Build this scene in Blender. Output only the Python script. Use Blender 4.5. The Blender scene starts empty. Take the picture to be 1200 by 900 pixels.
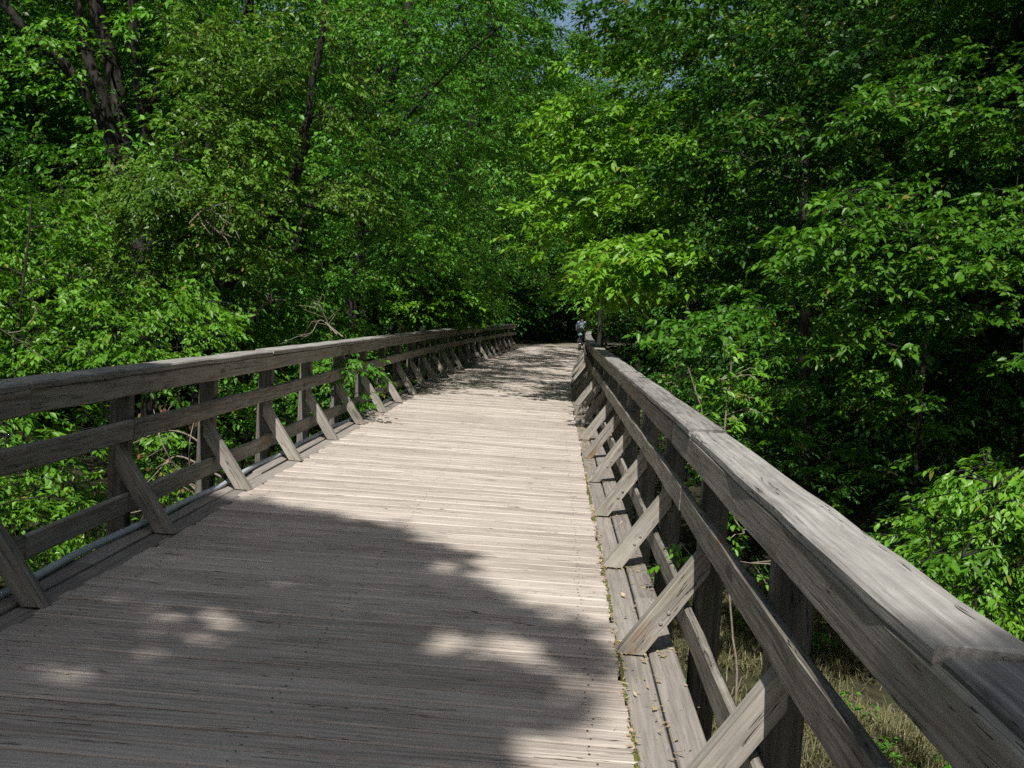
import bpy, math, random
import numpy as np
from mathutils import Vector, Matrix

sc = bpy.context.scene
COL = sc.collection
R = math.radians

# ------------------------------------------------------------------ camera, sky, sun, exposure
EYE = 1.65
FPX = 1215.0                       # focal length in pixels of a 1200 px wide frame
def camera_basis():
    a = np.array([58.0, 80.0, FPX]); a /= np.linalg.norm(a)        # bridge axis in camera terms
    th = R(3.7)                                                    # the photographer held it tilted
    up = np.array([math.sin(th), math.cos(th), 0.0])
    up[2] = -(a[0]*up[0] + a[1]*up[1]) / a[2]
    up /= np.linalg.norm(up)
    x = -np.cross(a, up)
    return np.array([x, a, up])                                    # world = M @ (right, up, forward)
MB_ = camera_basis()
cam_d = bpy.data.cameras.new('camera')
cam_d.sensor_width = 36.0
cam_d.lens = 36.0 * FPX / 1200.0
cam_d.clip_start = 0.05
cam_d.clip_end = 2000
cam = bpy.data.objects.new('camera', cam_d)
COL.objects.link(cam)
m = Matrix.Identity(4)
for i in range(3):
    m[i][0] = MB_[i][0]; m[i][1] = MB_[i][1]; m[i][2] = -MB_[i][2]
m[0][3], m[1][3], m[2][3] = 0, 0, EYE
cam.matrix_world = m
sc.camera = cam

SUN_EL, SUN_AZ = R(52), R(4.8)       # behind the camera, a little to its left
S = Vector((-math.sin(SUN_AZ)*math.cos(SUN_EL), -math.cos(SUN_AZ)*math.cos(SUN_EL), math.sin(SUN_EL)))
w = bpy.data.worlds.new('World'); sc.world = w; w.use_nodes = True
nt = w.node_tree
sky = nt.nodes.new('ShaderNodeTexSky')
sky.sky_type = 'NISHITA'; sky.sun_disc = False
sky.sun_elevation = SUN_EL
sky.sun_rotation = math.atan2(S.x, S.y)
sky.air_density = 1.0; sky.dust_density = 2.5; sky.ozone_density = 1.0
nt.links.new(sky.outputs[0], nt.nodes['Background'].inputs[0])
nt.nodes['Background'].inputs[1].default_value = 0.075
sun_d = bpy.data.lights.new('sun', 'SUN')
sun_d.energy = 5.0; sun_d.angle = R(0.53); sun_d.color = (1.0, 0.965, 0.91)
sun = bpy.data.objects.new('sun', sun_d); COL.objects.link(sun)
sun.rotation_euler = S.to_track_quat('Z', 'Y').to_euler()
sun.location = S * 60
sc.view_settings.view_transform = 'Standard'
sc.view_settings.look = 'None'
sc.view_settings.exposure = 0.50
sc.view_settings.gamma = 1.0
sc.view_settings.use_curve_mapping = False
sc.render.engine = 'CYCLES'
sc.cycles.max_bounces = 4
sc.cycles.diffuse_bounces = 2
sc.cycles.glossy_bounces = 2
sc.cycles.transmission_bounces = 3
sc.cycles.use_adaptive_sampling = True
sc.cycles.adaptive_threshold = 0.015
sc.cycles.use_denoising = False

# ------------------------------------------------------------------ helpers
def at(px, py, Y):
    """the world point on plane y=Y that photo pixel (px,py) of 1200x900 looks at"""
    d = MB_ @ np.array([px-600.0, 450.0-py, FPX])
    p = d * (Y / d[1])
    return np.array([p[0], p[1], p[2] + EYE])

def tag(o, label=None, cat=None, group=None, kind=None):
    if label: o['label'] = label
    if cat: o['category'] = cat
    if group: o['group'] = group
    if kind: o['kind'] = kind
    return o

def empty(name, loc=(0, 0, 0), parent=None):
    o = bpy.data.objects.new(name, None); o.empty_display_size = 0.3
    COL.objects.link(o); o.location = loc
    if parent: o.parent = parent
    return o

def mesh_np(name, V, F, mat, rnd=None, smooth=False):
    """V (n,3), F (m,k) constant arity"""
    V = np.ascontiguousarray(V, dtype=np.float32); F = np.ascontiguousarray(F, dtype=np.int32)
    me = bpy.data.meshes.new(name)
    me.vertices.add(len(V)); me.vertices.foreach_set('co', V.ravel())
    k = F.shape[1]
    me.loops.add(F.size); me.loops.foreach_set('vertex_index', F.ravel())
    me.polygons.add(len(F))
    me.polygons.foreach_set('loop_start', np.arange(0, F.size, k, dtype=np.int32))
    if smooth: me.polygons.foreach_set('use_smooth', np.ones(len(F), dtype=bool))
    me.update(calc_edges=True)
    if rnd is not None:
        at_ = me.attributes.new('rnd', 'FLOAT', 'FACE')
        at_.data.foreach_set('value', np.ascontiguousarray(rnd, dtype=np.float32))
    me.materials.append(mat)
    return me

def mesh_py(name, V, F, mat, smooth=False):
    me = bpy.data.meshes.new(name); me.from_pydata([tuple(v) for v in V], [], F); me.update()
    if smooth:
        for p in me.polygons: p.use_smooth = True
    me.materials.append(mat)
    return me

def link(name, me, parent=None, loc=(0, 0, 0), rot=(0, 0, 0)):
    o = bpy.data.objects.new(name, me); COL.objects.link(o)
    o.location = loc; o.rotation_euler = rot
    if parent: o.parent = parent
    return o

class Tubes:
    """many tapered tubes gathered as one mesh (quads)"""
    def __init__(s): s.V = []; s.F = []; s.n = 0
    def add(s, pts, radii, sides=6):
        P = np.asarray(pts, float); n = len(P)
        T = np.gradient(P, axis=0); T /= np.linalg.norm(T, axis=1)[:, None] + 1e-9
        ref = np.array([0, 0, 1.0]) if abs(T[:, 2]).mean() < .8 else np.array([1.0, 0, 0])
        A = np.cross(T, ref); A /= np.linalg.norm(A, axis=1)[:, None] + 1e-9
        B = np.cross(T, A)
        ang = np.linspace(0, 2*math.pi, sides, endpoint=False)
        ring = (A[:, None, :]*np.cos(ang)[None, :, None] + B[:, None, :]*np.sin(ang)[None, :, None])
        V = P[:, None, :] + ring*np.asarray(radii)[:, None, None]
        s.V.append(V.reshape(-1, 3))
        i = np.arange(n-1)[:, None]*sides; j = np.arange(sides)[None, :]; j2 = (j+1) % sides
        F = np.stack([i+j, i+j2, i+sides+j2, i+sides+j], -1).reshape(-1, 4) + s.n
        s.F.append(F); s.n += n*sides
    def mesh(s, name, mat): return mesh_np(name, np.vstack(s.V), np.vstack(s.F), mat, smooth=True)

def smooth_path(pts, n):
    P = np.asarray(pts, float); t = np.linspace(0, len(P)-1, n)
    out = []
    for u in t:
        i = min(int(u), len(P)-2); f = u-i
        p0 = P[max(i-1, 0)]; p1 = P[i]; p2 = P[i+1]; p3 = P[min(i+2, len(P)-1)]
        out.append(.5*((2*p1)+(-p0+p2)*f+(2*p0-5*p1+4*p2-p3)*f*f+(-p0+3*p1-3*p2+p3)*f**3))
    return np.array(out)

# ------------------------------------------------------------------ materials
class NT:
    def __init__(s, name):
        s.m = bpy.data.materials.new(name); s.m.use_nodes = True
        s.t = s.m.node_tree; s.t.nodes.clear()
        s.out = s.n('ShaderNodeOutputMaterial')
    def n(s, typ, **kw):
        x = s.t.nodes.new(typ)
        for k, v in kw.items():
            if k.startswith('i_'):
                key = k[2:]; key = int(key) if key.isdigit() else key.replace('_', ' ')
                x.inputs[key].default_value = v
            else: setattr(x, k, v)
        return x
    def l(s, a, b): s.t.links.new(a, b)
    def math(s, op, a, b=None, clamp=False):
        x = s.n('ShaderNodeMath', operation=op); x.use_clamp = clamp
        for i, v in enumerate((a, b)):
            if v is None: continue
            if isinstance(v, (int, float)): x.inputs[i].default_value = v
            else: s.l(v, x.inputs[i])
        return x.outputs[0]
    def ramp(s, fac, stops):
        x = s.n('ShaderNodeValToRGB'); e = x.color_ramp.elements
        while len(e) < len(stops): e.new(.5)
        for k, (p, c) in zip(e, stops):
            k.position = p; k.color = (*c, 1) if len(c) == 3 else c
        s.l(fac, x.inputs[0]); return x.outputs[0]
    def mix(s, fac, a, b, mode='MIX'):
        x = s.n('ShaderNodeMix', data_type='RGBA', blend_type=mode)
        for i, v in ((0, fac), (6, a), (7, b)):
            if isinstance(v, (int, float)): x.inputs[i].default_value = v
            elif isinstance(v, tuple): x.inputs[i].default_value = (*v, 1)
            else: s.l(v, x.inputs[i])
        return x.outputs[2]
    def noise(s, vec, scale, detail=4, rough=.6, dist=0.0):
        x = s.n('ShaderNodeTexNoise'); x.inputs['Scale'].default_value = scale
        x.inputs['Detail'].default_value = detail; x.inputs['Roughness'].default_value = rough
        x.inputs['Distortion'].default_value = dist
        s.l(vec, x.inputs['Vector']); return x.outputs[0]
    def mapping(s, vec, scale):
        x = s.n('ShaderNodeMapping'); x.inputs['Scale'].default_value = scale
        s.l(vec, x.inputs[0]); return x.outputs[0]

def wood_material(name, dark, mid, light, moss=0.0, stain=0.0, worn=0.0, crk=.85, rough=0):
    """weathered softwood, grain along the board's local X"""
    k = NT(name)
    tc = k.n('ShaderNodeTexCoord'); oi = k.n('ShaderNodeObjectInfo')
    off = k.n('ShaderNodeVectorMath', operation='MULTIPLY_ADD')
    cmb = k.n('ShaderNodeCombineXYZ')
    k.l(oi.outputs['Random'], cmb.inputs[0]); k.l(oi.outputs['Random'], cmb.inputs[1]); k.l(oi.outputs['Random'], cmb.inputs[2])
    k.l(cmb.outputs[0], off.inputs[0]); off.inputs[1].default_value = (37.0, 61.0, 23.0)
    k.l(tc.outputs['Object'], off.inputs[2]); co = off.outputs[0]
    g1 = k.noise(k.mapping(co, (1.5, 48, 48)), 1.0, 5, .65, .25)          # broad grain
    g2 = k.noise(k.mapping(co, (5.0, 190, 190)), 1.0, 2, .6)             # fibres
    cr = k.noise(k.mapping(co, (1.6, 60, 60)), 1.0, 2, .5, .2)           # checks, thin dark cracks
    crack = k.math('LESS_THAN', k.math('ABSOLUTE', k.math('SUBTRACT', cr, .56)), .011)
    crm = k.math('GREATER_THAN', k.noise(k.mapping(co, (2.0, 9, 9)), 1.0, 2), .52)
    crack = k.math('MULTIPLY', crack, crm)
    wv = k.n('ShaderNodeTexWave', wave_type='RINGS', rings_direction='X'); wv.inputs['Scale'].default_value = 7
    wv.inputs['Distortion'].default_value = 9; wv.inputs['Detail'].default_value = 2.0; wv.inputs['Detail Scale'].default_value = 1.2
    k.l(k.mapping(co, (.12, 1.3, 1.3)), wv.inputs['Vector'])
    blot = k.noise(k.mapping(co, (1.3, 4, 4)), 1.0, 4, .6)
    v = k.math('ADD', k.math('MULTIPLY', g1, .52), k.math('MULTIPLY', g2, .24))
    v = k.math('ADD', v, k.math('MULTIPLY', wv.outputs['Fac'], .07))
    v = k.math('ADD', v, k.math('MULTIPLY', blot, .22))
    if rough:
        big = k.noise(k.mapping(co, (1.4, 5.0, 5.0)), 1.0, 6, .72, .4)
        v = k.math('ADD', v, k.math('MULTIPLY', k.math('SUBTRACT', big, .5), .42))
        vo = k.n('ShaderNodeTexVoronoi'); vo.inputs['Scale'].default_value = 1.0; vo.inputs['Randomness'].default_value = 1.0
        k.l(k.mapping(co, (1.5, 5.5, 5.5)), vo.inputs['Vector'])
        knot = k.math('SUBTRACT', 1.0, k.math('MULTIPLY', vo.outputs['Distance'], 6.0), True)
        v = k.math('SUBTRACT', v, k.math('MULTIPLY', knot, .35))
    v = k.math('ADD', v, k.math('MULTIPLY', k.math('SUBTRACT', oi.outputs['Random'], .5), .13))
    c = k.ramp(v, [(.36, dark), (.55, mid), (.76, light)])
    if worn:
        wn = k.noise(k.mapping(co, (.8, 2.2, 2.2)), 1.0, 5, .7)
        c = k.mix(k.math('MULTIPLY', k.math('SUBTRACT', wn, .45, True), worn*2, True), c, tuple(min(1, x*1.25) for x in light))
    if stain:
        st = k.noise(k.mapping(co, (1.4, 5, 5)), 1.0, 3)
        c = k.mix(k.math('MULTIPLY', k.math('SUBTRACT', st, .60, True), stain*6, True), c, (.17, .085, .03))
    if moss:
        ms = k.noise(k.mapping(co, (2.5, 7, 7)), 1.0, 4)
        c = k.mix(k.math('MULTIPLY', k.math('SUBTRACT', ms, .55, True), moss*5, True), c, (.12, .14, .05))
    c = k.mix(k.math('MULTIPLY', crack, crk), c, (.015, .012, .01))
    b = k.n('ShaderNodeBsdfPrincipled'); b.inputs['Roughness'].default_value = .75
    b.inputs['Specular IOR Level'].default_value = .3
    k.l(c, b.inputs['Base Color'])
    h = k.math('SUBTRACT', k.math('ADD', k.math('MULTIPLY', g1, .6), k.math('MULTIPLY', g2, .4)), k.math('MULTIPLY', crack, .8))
    bp = k.n('ShaderNodeBump'); bp.inputs['Strength'].default_value = .35; bp.inputs['Distance'].default_value = .010
    k.l(h, bp.inputs['Height']); k.l(bp.outputs[0], b.inputs['Normal'])
    k.l(b.outputs[0], k.out.inputs[0])
    return k.m

M = {}
M['deck'] = wood_material('weathered_deck_wood', (.19, .160, .135), (.37, .324, .282), (.48, .432, .384), worn=.4)
M['rail'] = wood_material('weathered_rail_wood', (.07, .062, .052), (.215, .197, .168), (.35, .328, .29), moss=.35, stain=1.0, crk=.9, rough=1)
M['post'] = wood_material('dark_post_wood', (.055, .05, .042), (.125, .115, .10), (.22, .205, .18), moss=.3)
M['cap'] = wood_material('bleached_cap_wood', (.09, .084, .076), (.225, .215, .198), (.365, .352, .33), worn=.2, crk=.95, rough=1)
M['side'] = wood_material('grey_edge_board_wood', (.12, .105, .092), (.215, .193, .172), (.30, .272, .243), crk=.35)

def leaf_material(name, c0, c1, c2, trans=.35):
    k = NT(name)
    a = k.n('ShaderNodeAttribute', attribute_name='rnd'); oi = k.n('ShaderNodeObjectInfo')
    v = k.math('ADD', k.math('MULTIPLY', a.outputs['Fac'], .8), k.math('MULTIPLY', oi.outputs['Random'], .2))
    c = k.ramp(v, [(.0, c0), (.5, c1), (1.0, c2)])
    old = k.math('GREATER_THAN', k.math('FRACT', k.math('MULTIPLY', a.outputs['Fac'], 91.7)), .985)
    c = k.mix(k.math('MULTIPLY', old, .7), c, (.22, .17, .04))
    hs = k.n('ShaderNodeHueSaturation'); k.l(c, hs.inputs['Color'])
    k.l(k.math('ADD', k.math('MULTIPLY', oi.outputs['Random'], .02), .49), hs.inputs['Hue'])
    c = hs.outputs[0]
    b = k.n('ShaderNodeBsdfPrincipled'); b.inputs['Roughness'].default_value = .40
    b.inputs['Specular IOR Level'].default_value = .30
    k.l(c, b.inputs['Base Color'])
    t = k.n('ShaderNodeBsdfTranslucent')
    k.l(k.mix(1.0, c, (1.25, 1.35, .55), 'MULTIPLY'), t.inputs[0])
    mx = k.n('ShaderNodeMixShader'); mx.inputs[0].default_value = trans
    k.l(b.outputs[0], mx.inputs[1]); k.l(t.outputs[0], mx.inputs[2])
    k.l(mx.outputs[0], k.out.inputs[0])
    return k.m
M['leaf_yellow'] = leaf_material('yellow_green_leaf', (.038, .125, .009), (.090, .245, .016), (.185, .365, .045), .32)
M['leaf_bright'] = leaf_material('fresh_bright_leaf', (.050, .150, .011), (.115, .290, .018), (.210, .410, .050), .32)
M['leaf_mid'] = leaf_material('mid_green_leaf', (.022, .084, .007), (.056, .172, .012), (.130, .285, .036), .32)
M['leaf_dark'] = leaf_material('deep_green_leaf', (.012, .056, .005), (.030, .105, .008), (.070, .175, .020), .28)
M['leaf_olive'] = leaf_material('olive_green_leaf', (.030, .086, .008), (.074, .174, .016), (.168, .290, .050), .32)

def simple_noise_material(name, stops, scale, rough=.9, bump=.4, dist=.03, stretch=(1, 1, 1), coord='Object', detail=6):
    k = NT(name); tc = k.n('ShaderNodeTexCoord')
    co = k.mapping(tc.outputs[coord], stretch)
    v = k.noise(co, scale, detail, .65)
    c = k.ramp(v, stops)
    b = k.n('ShaderNodeBsdfPrincipled'); b.inputs['Roughness'].default_value = rough
    b.inputs['Specular IOR Level'].default_value = .2
    k.l(c, b.inputs['Base Color'])
    bp = k.n('ShaderNodeBump'); bp.inputs['Strength'].default_value = bump; bp.inputs['Distance'].default_value = dist
    k.l(v, bp.inputs['Height']); k.l(bp.outputs[0], b.inputs['Normal'])
    k.l(b.outputs[0], k.out.inputs[0]); return k.m
M['bark'] = simple_noise_material('shade_darkened_bark', [(.3, (.011, .010, .008)), (.55, (.031, .028, .023)), (.75, (.068, .062, .052))], 9, bump=.9, dist=.05, stretch=(2.2, 2.2, .5))  # bark colour darkened to stand in for shade on the trunks
M['bark_pale'] = simple_noise_material('pale_bark', [(.3, (.10, .085, .07)), (.55, (.20, .175, .145)), (.75, (.30, .27, .23))], 9, bump=.8, dist=.04, stretch=(2.2, 2.2, .5))
M['twig'] = simple_noise_material('bare_pale_twig', [(.3, (.10, .085, .065)), (.7, (.24, .205, .165))], 20, bump=.3, dist=.005)
M['ground'] = simple_noise_material('forest_floor', [(.30, (.014, .013, .008)), (.48, (.040, .034, .020)), (.60, (.032, .044, .014)), (.78, (.095, .078, .05))], 2.3, bump=.8, dist=.15, detail=10)
M['path'] = simple_noise_material('packed_earth', [(.3, (.13, .11, .085)), (.7, (.27, .24, .19))], 2.5, bump=.4, dist=.03, detail=8)
M['moss'] = simple_noise_material('moss', [(.3, (.05, .060, .012)), (.7, (.13, .145, .035))], 60, bump=.9, dist=.01)
M['litter'] = leaf_material('dry_litter', (.20, .15, .07), (.34, .26, .14), (.46, .38, .23), .1)
M['dead_leaf'] = leaf_material('dead_reddish_leaf', (.13, .06, .035), (.22, .11, .06), (.30, .17, .10), .25)
M['straw'] = leaf_material('dry_grass_blade', (.07, .085, .03), (.15, .145, .075), (.26, .235, .14), .25)
M['grass'] = leaf_material('fresh_grass_blade', (.05, .10, .014), (.09, .16, .025), (.15, .22, .045), .3)

def plain(name, col, rough=.5, metal=0.0, var=.15):
    k = NT(name); tc = k.n('ShaderNodeTexCoord')
    v = k.noise(tc.outputs['Object'], 14, 3)
    c = k.ramp(v, [(.3, tuple(x*(1-var) for x in col)), (.7, tuple(min(1, x*(1+var)) for x in col))])
    b = k.n('ShaderNodeBsdfPrincipled'); b.inputs['Roughness'].default_value = rough; b.inputs['Metallic'].default_value = metal
    k.l(c, b.inputs['Base Color']); k.l(b.outputs[0], k.out.inputs[0]); return k.m
M['conduit'] = plain('grey_blue_conduit', (.36, .40, .44), .45)
M['rubber'] = plain('tyre_rubber', (.02, .02, .02), .7)
M['steel'] = plain('bright_metal', (.5, .5, .5), .35, .9)
M['nail'] = plain('rusty_nail', (.06, .04, .028), .7)
M['bolt'] = plain('dull_zinc', (.22, .21, .19), .6, .4)
M['frame'] = plain('dark_bike_paint', (.02, .025, .04), .35)
M['teal'] = plain('teal_bag', (.07, .19, .175), .7)
M['jersey'] = plain('white_grey_jersey', (.32, .36, .45), .8, var=.35)
M['navy'] = plain('navy_shorts', (.012, .016, .05), .85)
M['helmet'] = plain('black_helmet', (.015, .015, .02), .35)
M['skin'] = plain('skin', (.42, .25, .18), .6, var=.05)
M['shoe'] = plain('pale_shoe', (.55, .55, .55), .6)
M['hair'] = plain('dark_hair', (.03, .02, .015), .7)

# ------------------------------------------------------------------ ground and path
def shift(y):
    """how far the bridge's centre line strays sideways at distance y"""
    s = -.006*max(0.0, min(y, 20)-6)
    if y > 20: s += (y-20)**2/1050.0
    if y > 48: s += (y-48)**2/160.0
    return s

def ground_z(x, y):
    t = min(1.0, max(0.0, (y-34)/24.0)); t = t*t*(3-2*t)
    base = -2.45*(1-t) + -.10*t
    side = max(0.0, abs(x+1)-9)*.05
    if x < 0: side *= 1.5
    n = .16*math.sin(x*.71+1.3)*math.cos(y*.53) + .09*math.sin(x*1.9+y*1.3) + .05*math.cos(x*3.1-y*2.3)
    k = 1.0 if abs(x+1-shift(max(y, 0))) > 4 or y < 50 else .15
    return base + min(side, 3.0)*(1-.5*t) + n*k

def build_ground():
    xs = np.concatenate([np.linspace(-400, -45, 14)[:-1], np.arange(-45, 45, .9), np.linspace(45, 400, 14)])
    ys = np.concatenate([np.linspace(-300, -25, 10)[:-1], np.arange(-25, 95, .9), np.linspace(95, 900, 18)])
    V = [(x, y, ground_z(x, y)) for y in ys for x in xs]
    nx, ny = len(xs), len(ys)
    i = np.arange(ny-1)[:, None]*nx + np.arange(nx-1)[None, :]
    F = np.stack([i, i+1, i+nx+1, i+nx], -1).reshape(-1, 4)
    o = link('ground', mesh_np('ground', np.array(V), F, M['ground'], smooth=True))
    tag(o, kind='structure', label='forest floor of leaf litter and low green cover')
build_ground()

Y_END = 57.5                       # where the bridge meets the bank
def build_path():
    V = []; n = 0
    for y in np.arange(Y_END-.3, 92, 1.0):
        s = shift(y) - 1.07
        for x in (-1.6, -.8, 0, .8, 1.6):
            xx = s + x + .1*math.sin(y*1.7+x)
            V.append((xx, y, max(ground_z(xx, y)+.03, -.02)+.02))
        n += 1
    F = []
    for r in range(n-1):
        for c in range(4):
            i = r*5+c; F.append((i, i+1, i+6, i+5))
    tag(link('path', mesh_py('path', V, F, M['path'], True)), 'packed earth path going on into the shade beyond the bridge', kind='structure')
build_path()

# ------------------------------------------------------------------ the footbridge
rng = random.Random(4)
def board_mesh(name, L, W, T, mat, seed=0, segs=2, cham=.006, wob=.004, ragged=0.0):
    """board along local X centred on origin, width along Y, thickness along Z (top at +T/2), chamfered and slightly warped"""
    r = random.Random(seed)
    w_, t_ = W/2, T/2; c = min(cham, t_*.6)
    prof = [(-w_, -t_+c), (-w_+c, -t_), (w_-c, -t_), (w_, -t_+c), (w_, t_-c), (w_-c, t_), (-w_+c, t_), (-w_, t_-c)]
    V, F = [], []
    for s in range(segs+1):
        x = -L/2 + L*s/segs
        dy, dz, tw = r.uniform(-wob, wob), r.uniform(-wob, wob), r.uniform(-.012, .012)
        e = r.uniform(-ragged, ragged) if s in (0, segs) else 0
        for (y, z) in prof:
            V.append((x+e+(r.uniform(-.006, .006) if s in (0, segs) else 0), y*(1+r.uniform(-.006, .006))+dy, z+dz+tw*y))
    for s in range(segs):
        for j in range(8):
            j2 = (j+1) % 8; a = s*8
            F.append((a+j, a+8+j, a+8+j2, a+j2))
    F.append(tuple(range(8))); F.append(tuple(segs*8+j for j in reversed(range(8))))
    return mesh_py(name, V, F, mat)

BAY, Y0 = 1.78, 5.20
KMIN, KMAX = -4, 29
def post_y(k): return Y0 + BAY*k
XR, XL = .716, -2.86               # inner faces of the two railings
DR, DL = .387, -2.52               # deck board ends

bridge = empty('footbridge', (-1.07, 0, 0))
tag(bridge, 'weathered grey timber footbridge with plank deck and slanting braced railings', 'footbridge')
BX = Vector((-1.07, 0, 0))
def blink(name, me, parent, loc, rot=(0, 0, 0)):
    """link under a parent whose world position is BX"""
    return link(name, me, parent, Vector(loc)-BX, rot)
def sub(name):
    return empty(name, (0, 0, 0), bridge)

deck = sub('deck')
PL, PW = DR-DL, .140
variants = [board_mesh('plank', PL+rng.uniform(-.012, .03), PW-rng.uniform(0, .007), .045, M['deck'], 100+i, segs=4, wob=.004, ragged=.018, cham=.007) for i in range(26)]
def deck_angle(y): return -(shift(y+.5)-shift(y-.5))
y = -2.4; joined_V, joined_F, jn = [], [], 0
jrng = random.Random(9)
while y < Y_END:
    z = -.0225 + jrng.uniform(-.003, .003)
    x = (DR+DL)/2 + shift(y) + jrng.uniform(-.014, .010)
    rz = deck_angle(y) + jrng.uniform(-.0025, .0025)
    me = jrng.choice(variants)
    flip = math.pi if jrng.random() < .5 else 0
    if 3.0 < y < 45.2:
        blink('plank', me, deck, (x, y, z), (jrng.uniform(-.006, .006), jrng.uniform(-.0008, .0008), rz+flip))
    else:
        mt = Matrix.Translation((x-BX.x, y, z)) @ Matrix.Rotation(rz, 4, 'Z')
        base = jn
        for v in me.vertices: joined_V.append(tuple(mt @ v.co))
        jn += len(me.vertices)
        for p in me.polygons: joined_F.append([base+i for i in p.vertices])
    y += PW + jrng.uniform(.005, .013)
tag(link('far_planks', mesh_py('far_planks', joined_V, joined_F, M['deck']), deck), kind='stuff')

# nail heads over the stringers
def nails():
    g = np.random.default_rng(15); V, F = [], []
    for o in [c for c in deck.children if c.name.startswith('plank')]:
        p = o.location
        for xo in (-1.28, 0.0, 1.29):
            for dy in (-.036, .036):
                x = p.x+xo+g.normal(0, .012); yv = p.y+dy+g.normal(0, .006)
                n = len(V); rr = .0045+g.random()*.0015
                for j in range(6): V.append((x+rr*math.cos(j*1.0472), yv+rr*math.sin(j*1.0472), p.z+.0275))
                F.append(tuple(range(n, n+6)))
    tag(link('nail_heads', mesh_py('nail_heads', V, F, M['nail']), deck), kind='stuff')
nails()
# stringers, cross beams and piles under the deck
def straight_board(name, p0, p1, W, T, mat, parent, seed, segs=3, wob=.003, vertical=False, cham=.006):
    """a board from p0 to p1 (centre line); vertical: its wide side stands upright"""
    p0, p1 = Vector(p0), Vector(p1); d = p1-p0
    me = board_mesh(name, d.length, W, T, mat, seed, segs, wob=wob, cham=cham)
    rz = math.atan2(d.y, d.x); ry = -math.asin(max(-1, min(1, d.z/d.length)))
    o = blink(name, me, parent, (p0+p1)/2, (0, 0, 0))
    rot = Matrix.Rotation(rz, 4, 'Z') @ Matrix.Rotation(ry, 4, 'Y')
    if vertical: rot = rot @ Matrix.Rotation(math.pi/2, 4, 'X')
    o.rotation_euler = rot.to_euler()
    return o

sidx = 500
substructure = sub('substructure')
for xo in (-2.35, -1.07, .22):
    for k in range(KMIN, KMAX, 3):
        ya, yb = post_y(k), min(post_y(k+3), Y_END)
        if yb-ya < .5: continue
        sidx += 1
        straight_board('stringer', (xo+shift(ya), ya+.01, -.215), (xo+shift(yb), yb-.01, -.215), .30, .09, M['rail'], substructure, sidx, vertical=True)
for k in range(KMIN, KMAX, 3):
    yy = post_y(k)+.25; sidx += 1
    straight_board('cross_beam', (-3.0+shift(yy), yy, -.46), (.85+shift(yy), yy, -.46), .18, .16, M['rail'], substructure, sidx)
    for xo in (-2.5, .36):
        gz = ground_z(xo, yy)-.4
        sidx += 1
        if -.56-gz > .2:
            straight_board('pile', (xo+shift(yy), yy, gz), (xo+shift(yy)+.001, yy, -.56), .22, .22, M['rail'], substructure, sidx, cham=.05)

def edge_boards(side):
    """two long boards beside the deck that the braces stand on"""
    global sidx
    for row in range(2):
        for k in range(KMIN, KMAX, 2):
            ya, yb = post_y(k)+.09*side+row*.85, min(post_y(k+2)+.09*side+row*.85, Y_END)
            if yb-ya < .4: continue
            sidx += 1
            if side > 0: xo = DR+.014+.071+row*.152
            else: xo = DL-.012-.071-row*.152
            z = -.024 + (.004 if row else -.006) + rng.uniform(-.004, .004)
            straight_board('edge_board', (xo+shift(ya), ya+.003, z), (xo+shift(yb)+rng.uniform(-.004, .004), yb-.003, z), .142, .045, M['side'], deck, sidx, segs=3, wob=.004)
edge_boards(1); edge_boards(-1)

def brace_mesh(seed):
    """slanting 4x4: foot on the deck at x=0, upright cut at the post x=.366; profile in XZ, thickness along Y"""
    r = random.Random(seed)
    sl = 1.45; w = .124; xt = .425; t = .043
    pr = [(0, 0), (w, 0), (xt, sl*(xt-w)), (xt, sl*xt)]
    pr = [(x+r.uniform(-.004, .004), z) for x, z in pr]
    V = []; c = .006
    cx = sum(p[0] for p in pr)/4; cz = sum(p[1] for p in pr)/4
    for yy, k in ((-t, .975), (-t+c, 1), (t-c, 1), (t, .975)):
        for x, z in pr: V.append((cx+(x-cx)*k, yy, cz+(z-cz)*k if z > 0 else z))
    F = [(0, 1, 2, 3), (15, 14, 13, 12)]
    for s in range(3):
        for j in range(4):
            j2 = (j+1) % 4; F.append((s*4+j, s*4+4+j, s*4+4+j2, s*4+j2))
    return mesh_py('brace', V, F, M['brace'])
# the brace's grain runs along the slope: same wood, coordinates turned
def sloped_wood():
    m2 = M['rail'].copy(); m2.name = 'weathered_brace_wood'
    t = m2.node_tree
    tc = next(n for n in t.nodes if n.type == 'TEX_COORD')
    tgt = [l.to_socket for l in tc.outputs['Object'].links]
    mp = t.nodes.new('ShaderNodeMapping'); mp.inputs['Rotation'].default_value = (0, math.atan(1.45), 0)
    t.links.new(tc.outputs['Object'], mp.inputs[0])
    for s in tgt: t.links.new(mp.outputs[0], s)
    for n in t.nodes:
        if n.type == 'VALTORGB' and len(n.color_ramp.elements) == 3:
            for e, c in zip(n.color_ramp.elements, [(.10, .09, .078), (.225, .207, .177), (.37, .347, .302)]): e.color = (*c, 1)
    return m2
M['brace'] = sloped_wood()
brace_vars = [brace_mesh(i) for i in range(5)]
post_vars = [board_mesh('post', 1.78, .10, .135, M['post'], 900+i, segs=3, wob=.004, cham=.008) for i in range(5)]
bolt_me = None
def bolt_mesh():
    V, F = [], []
    for s, (rr, h) in enumerate(((.010, 0), (.010, .005), (.006, .007))):
        for j in range(8):
            a = j*math.pi/4; V.append((rr*math.cos(a), -h, rr*math.sin(a)))
    for s in range(2):
        for j in range(8):
            j2 = (j+1) % 8; F.append((s*8+j, s*8+j2, s*8+8+j2, s*8+8+j))
    F.append(tuple(16+j for j in range(8)))
    return mesh_py('bolt_head', V, F, M['bolt'])
bolt_me = bolt_mesh()

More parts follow.
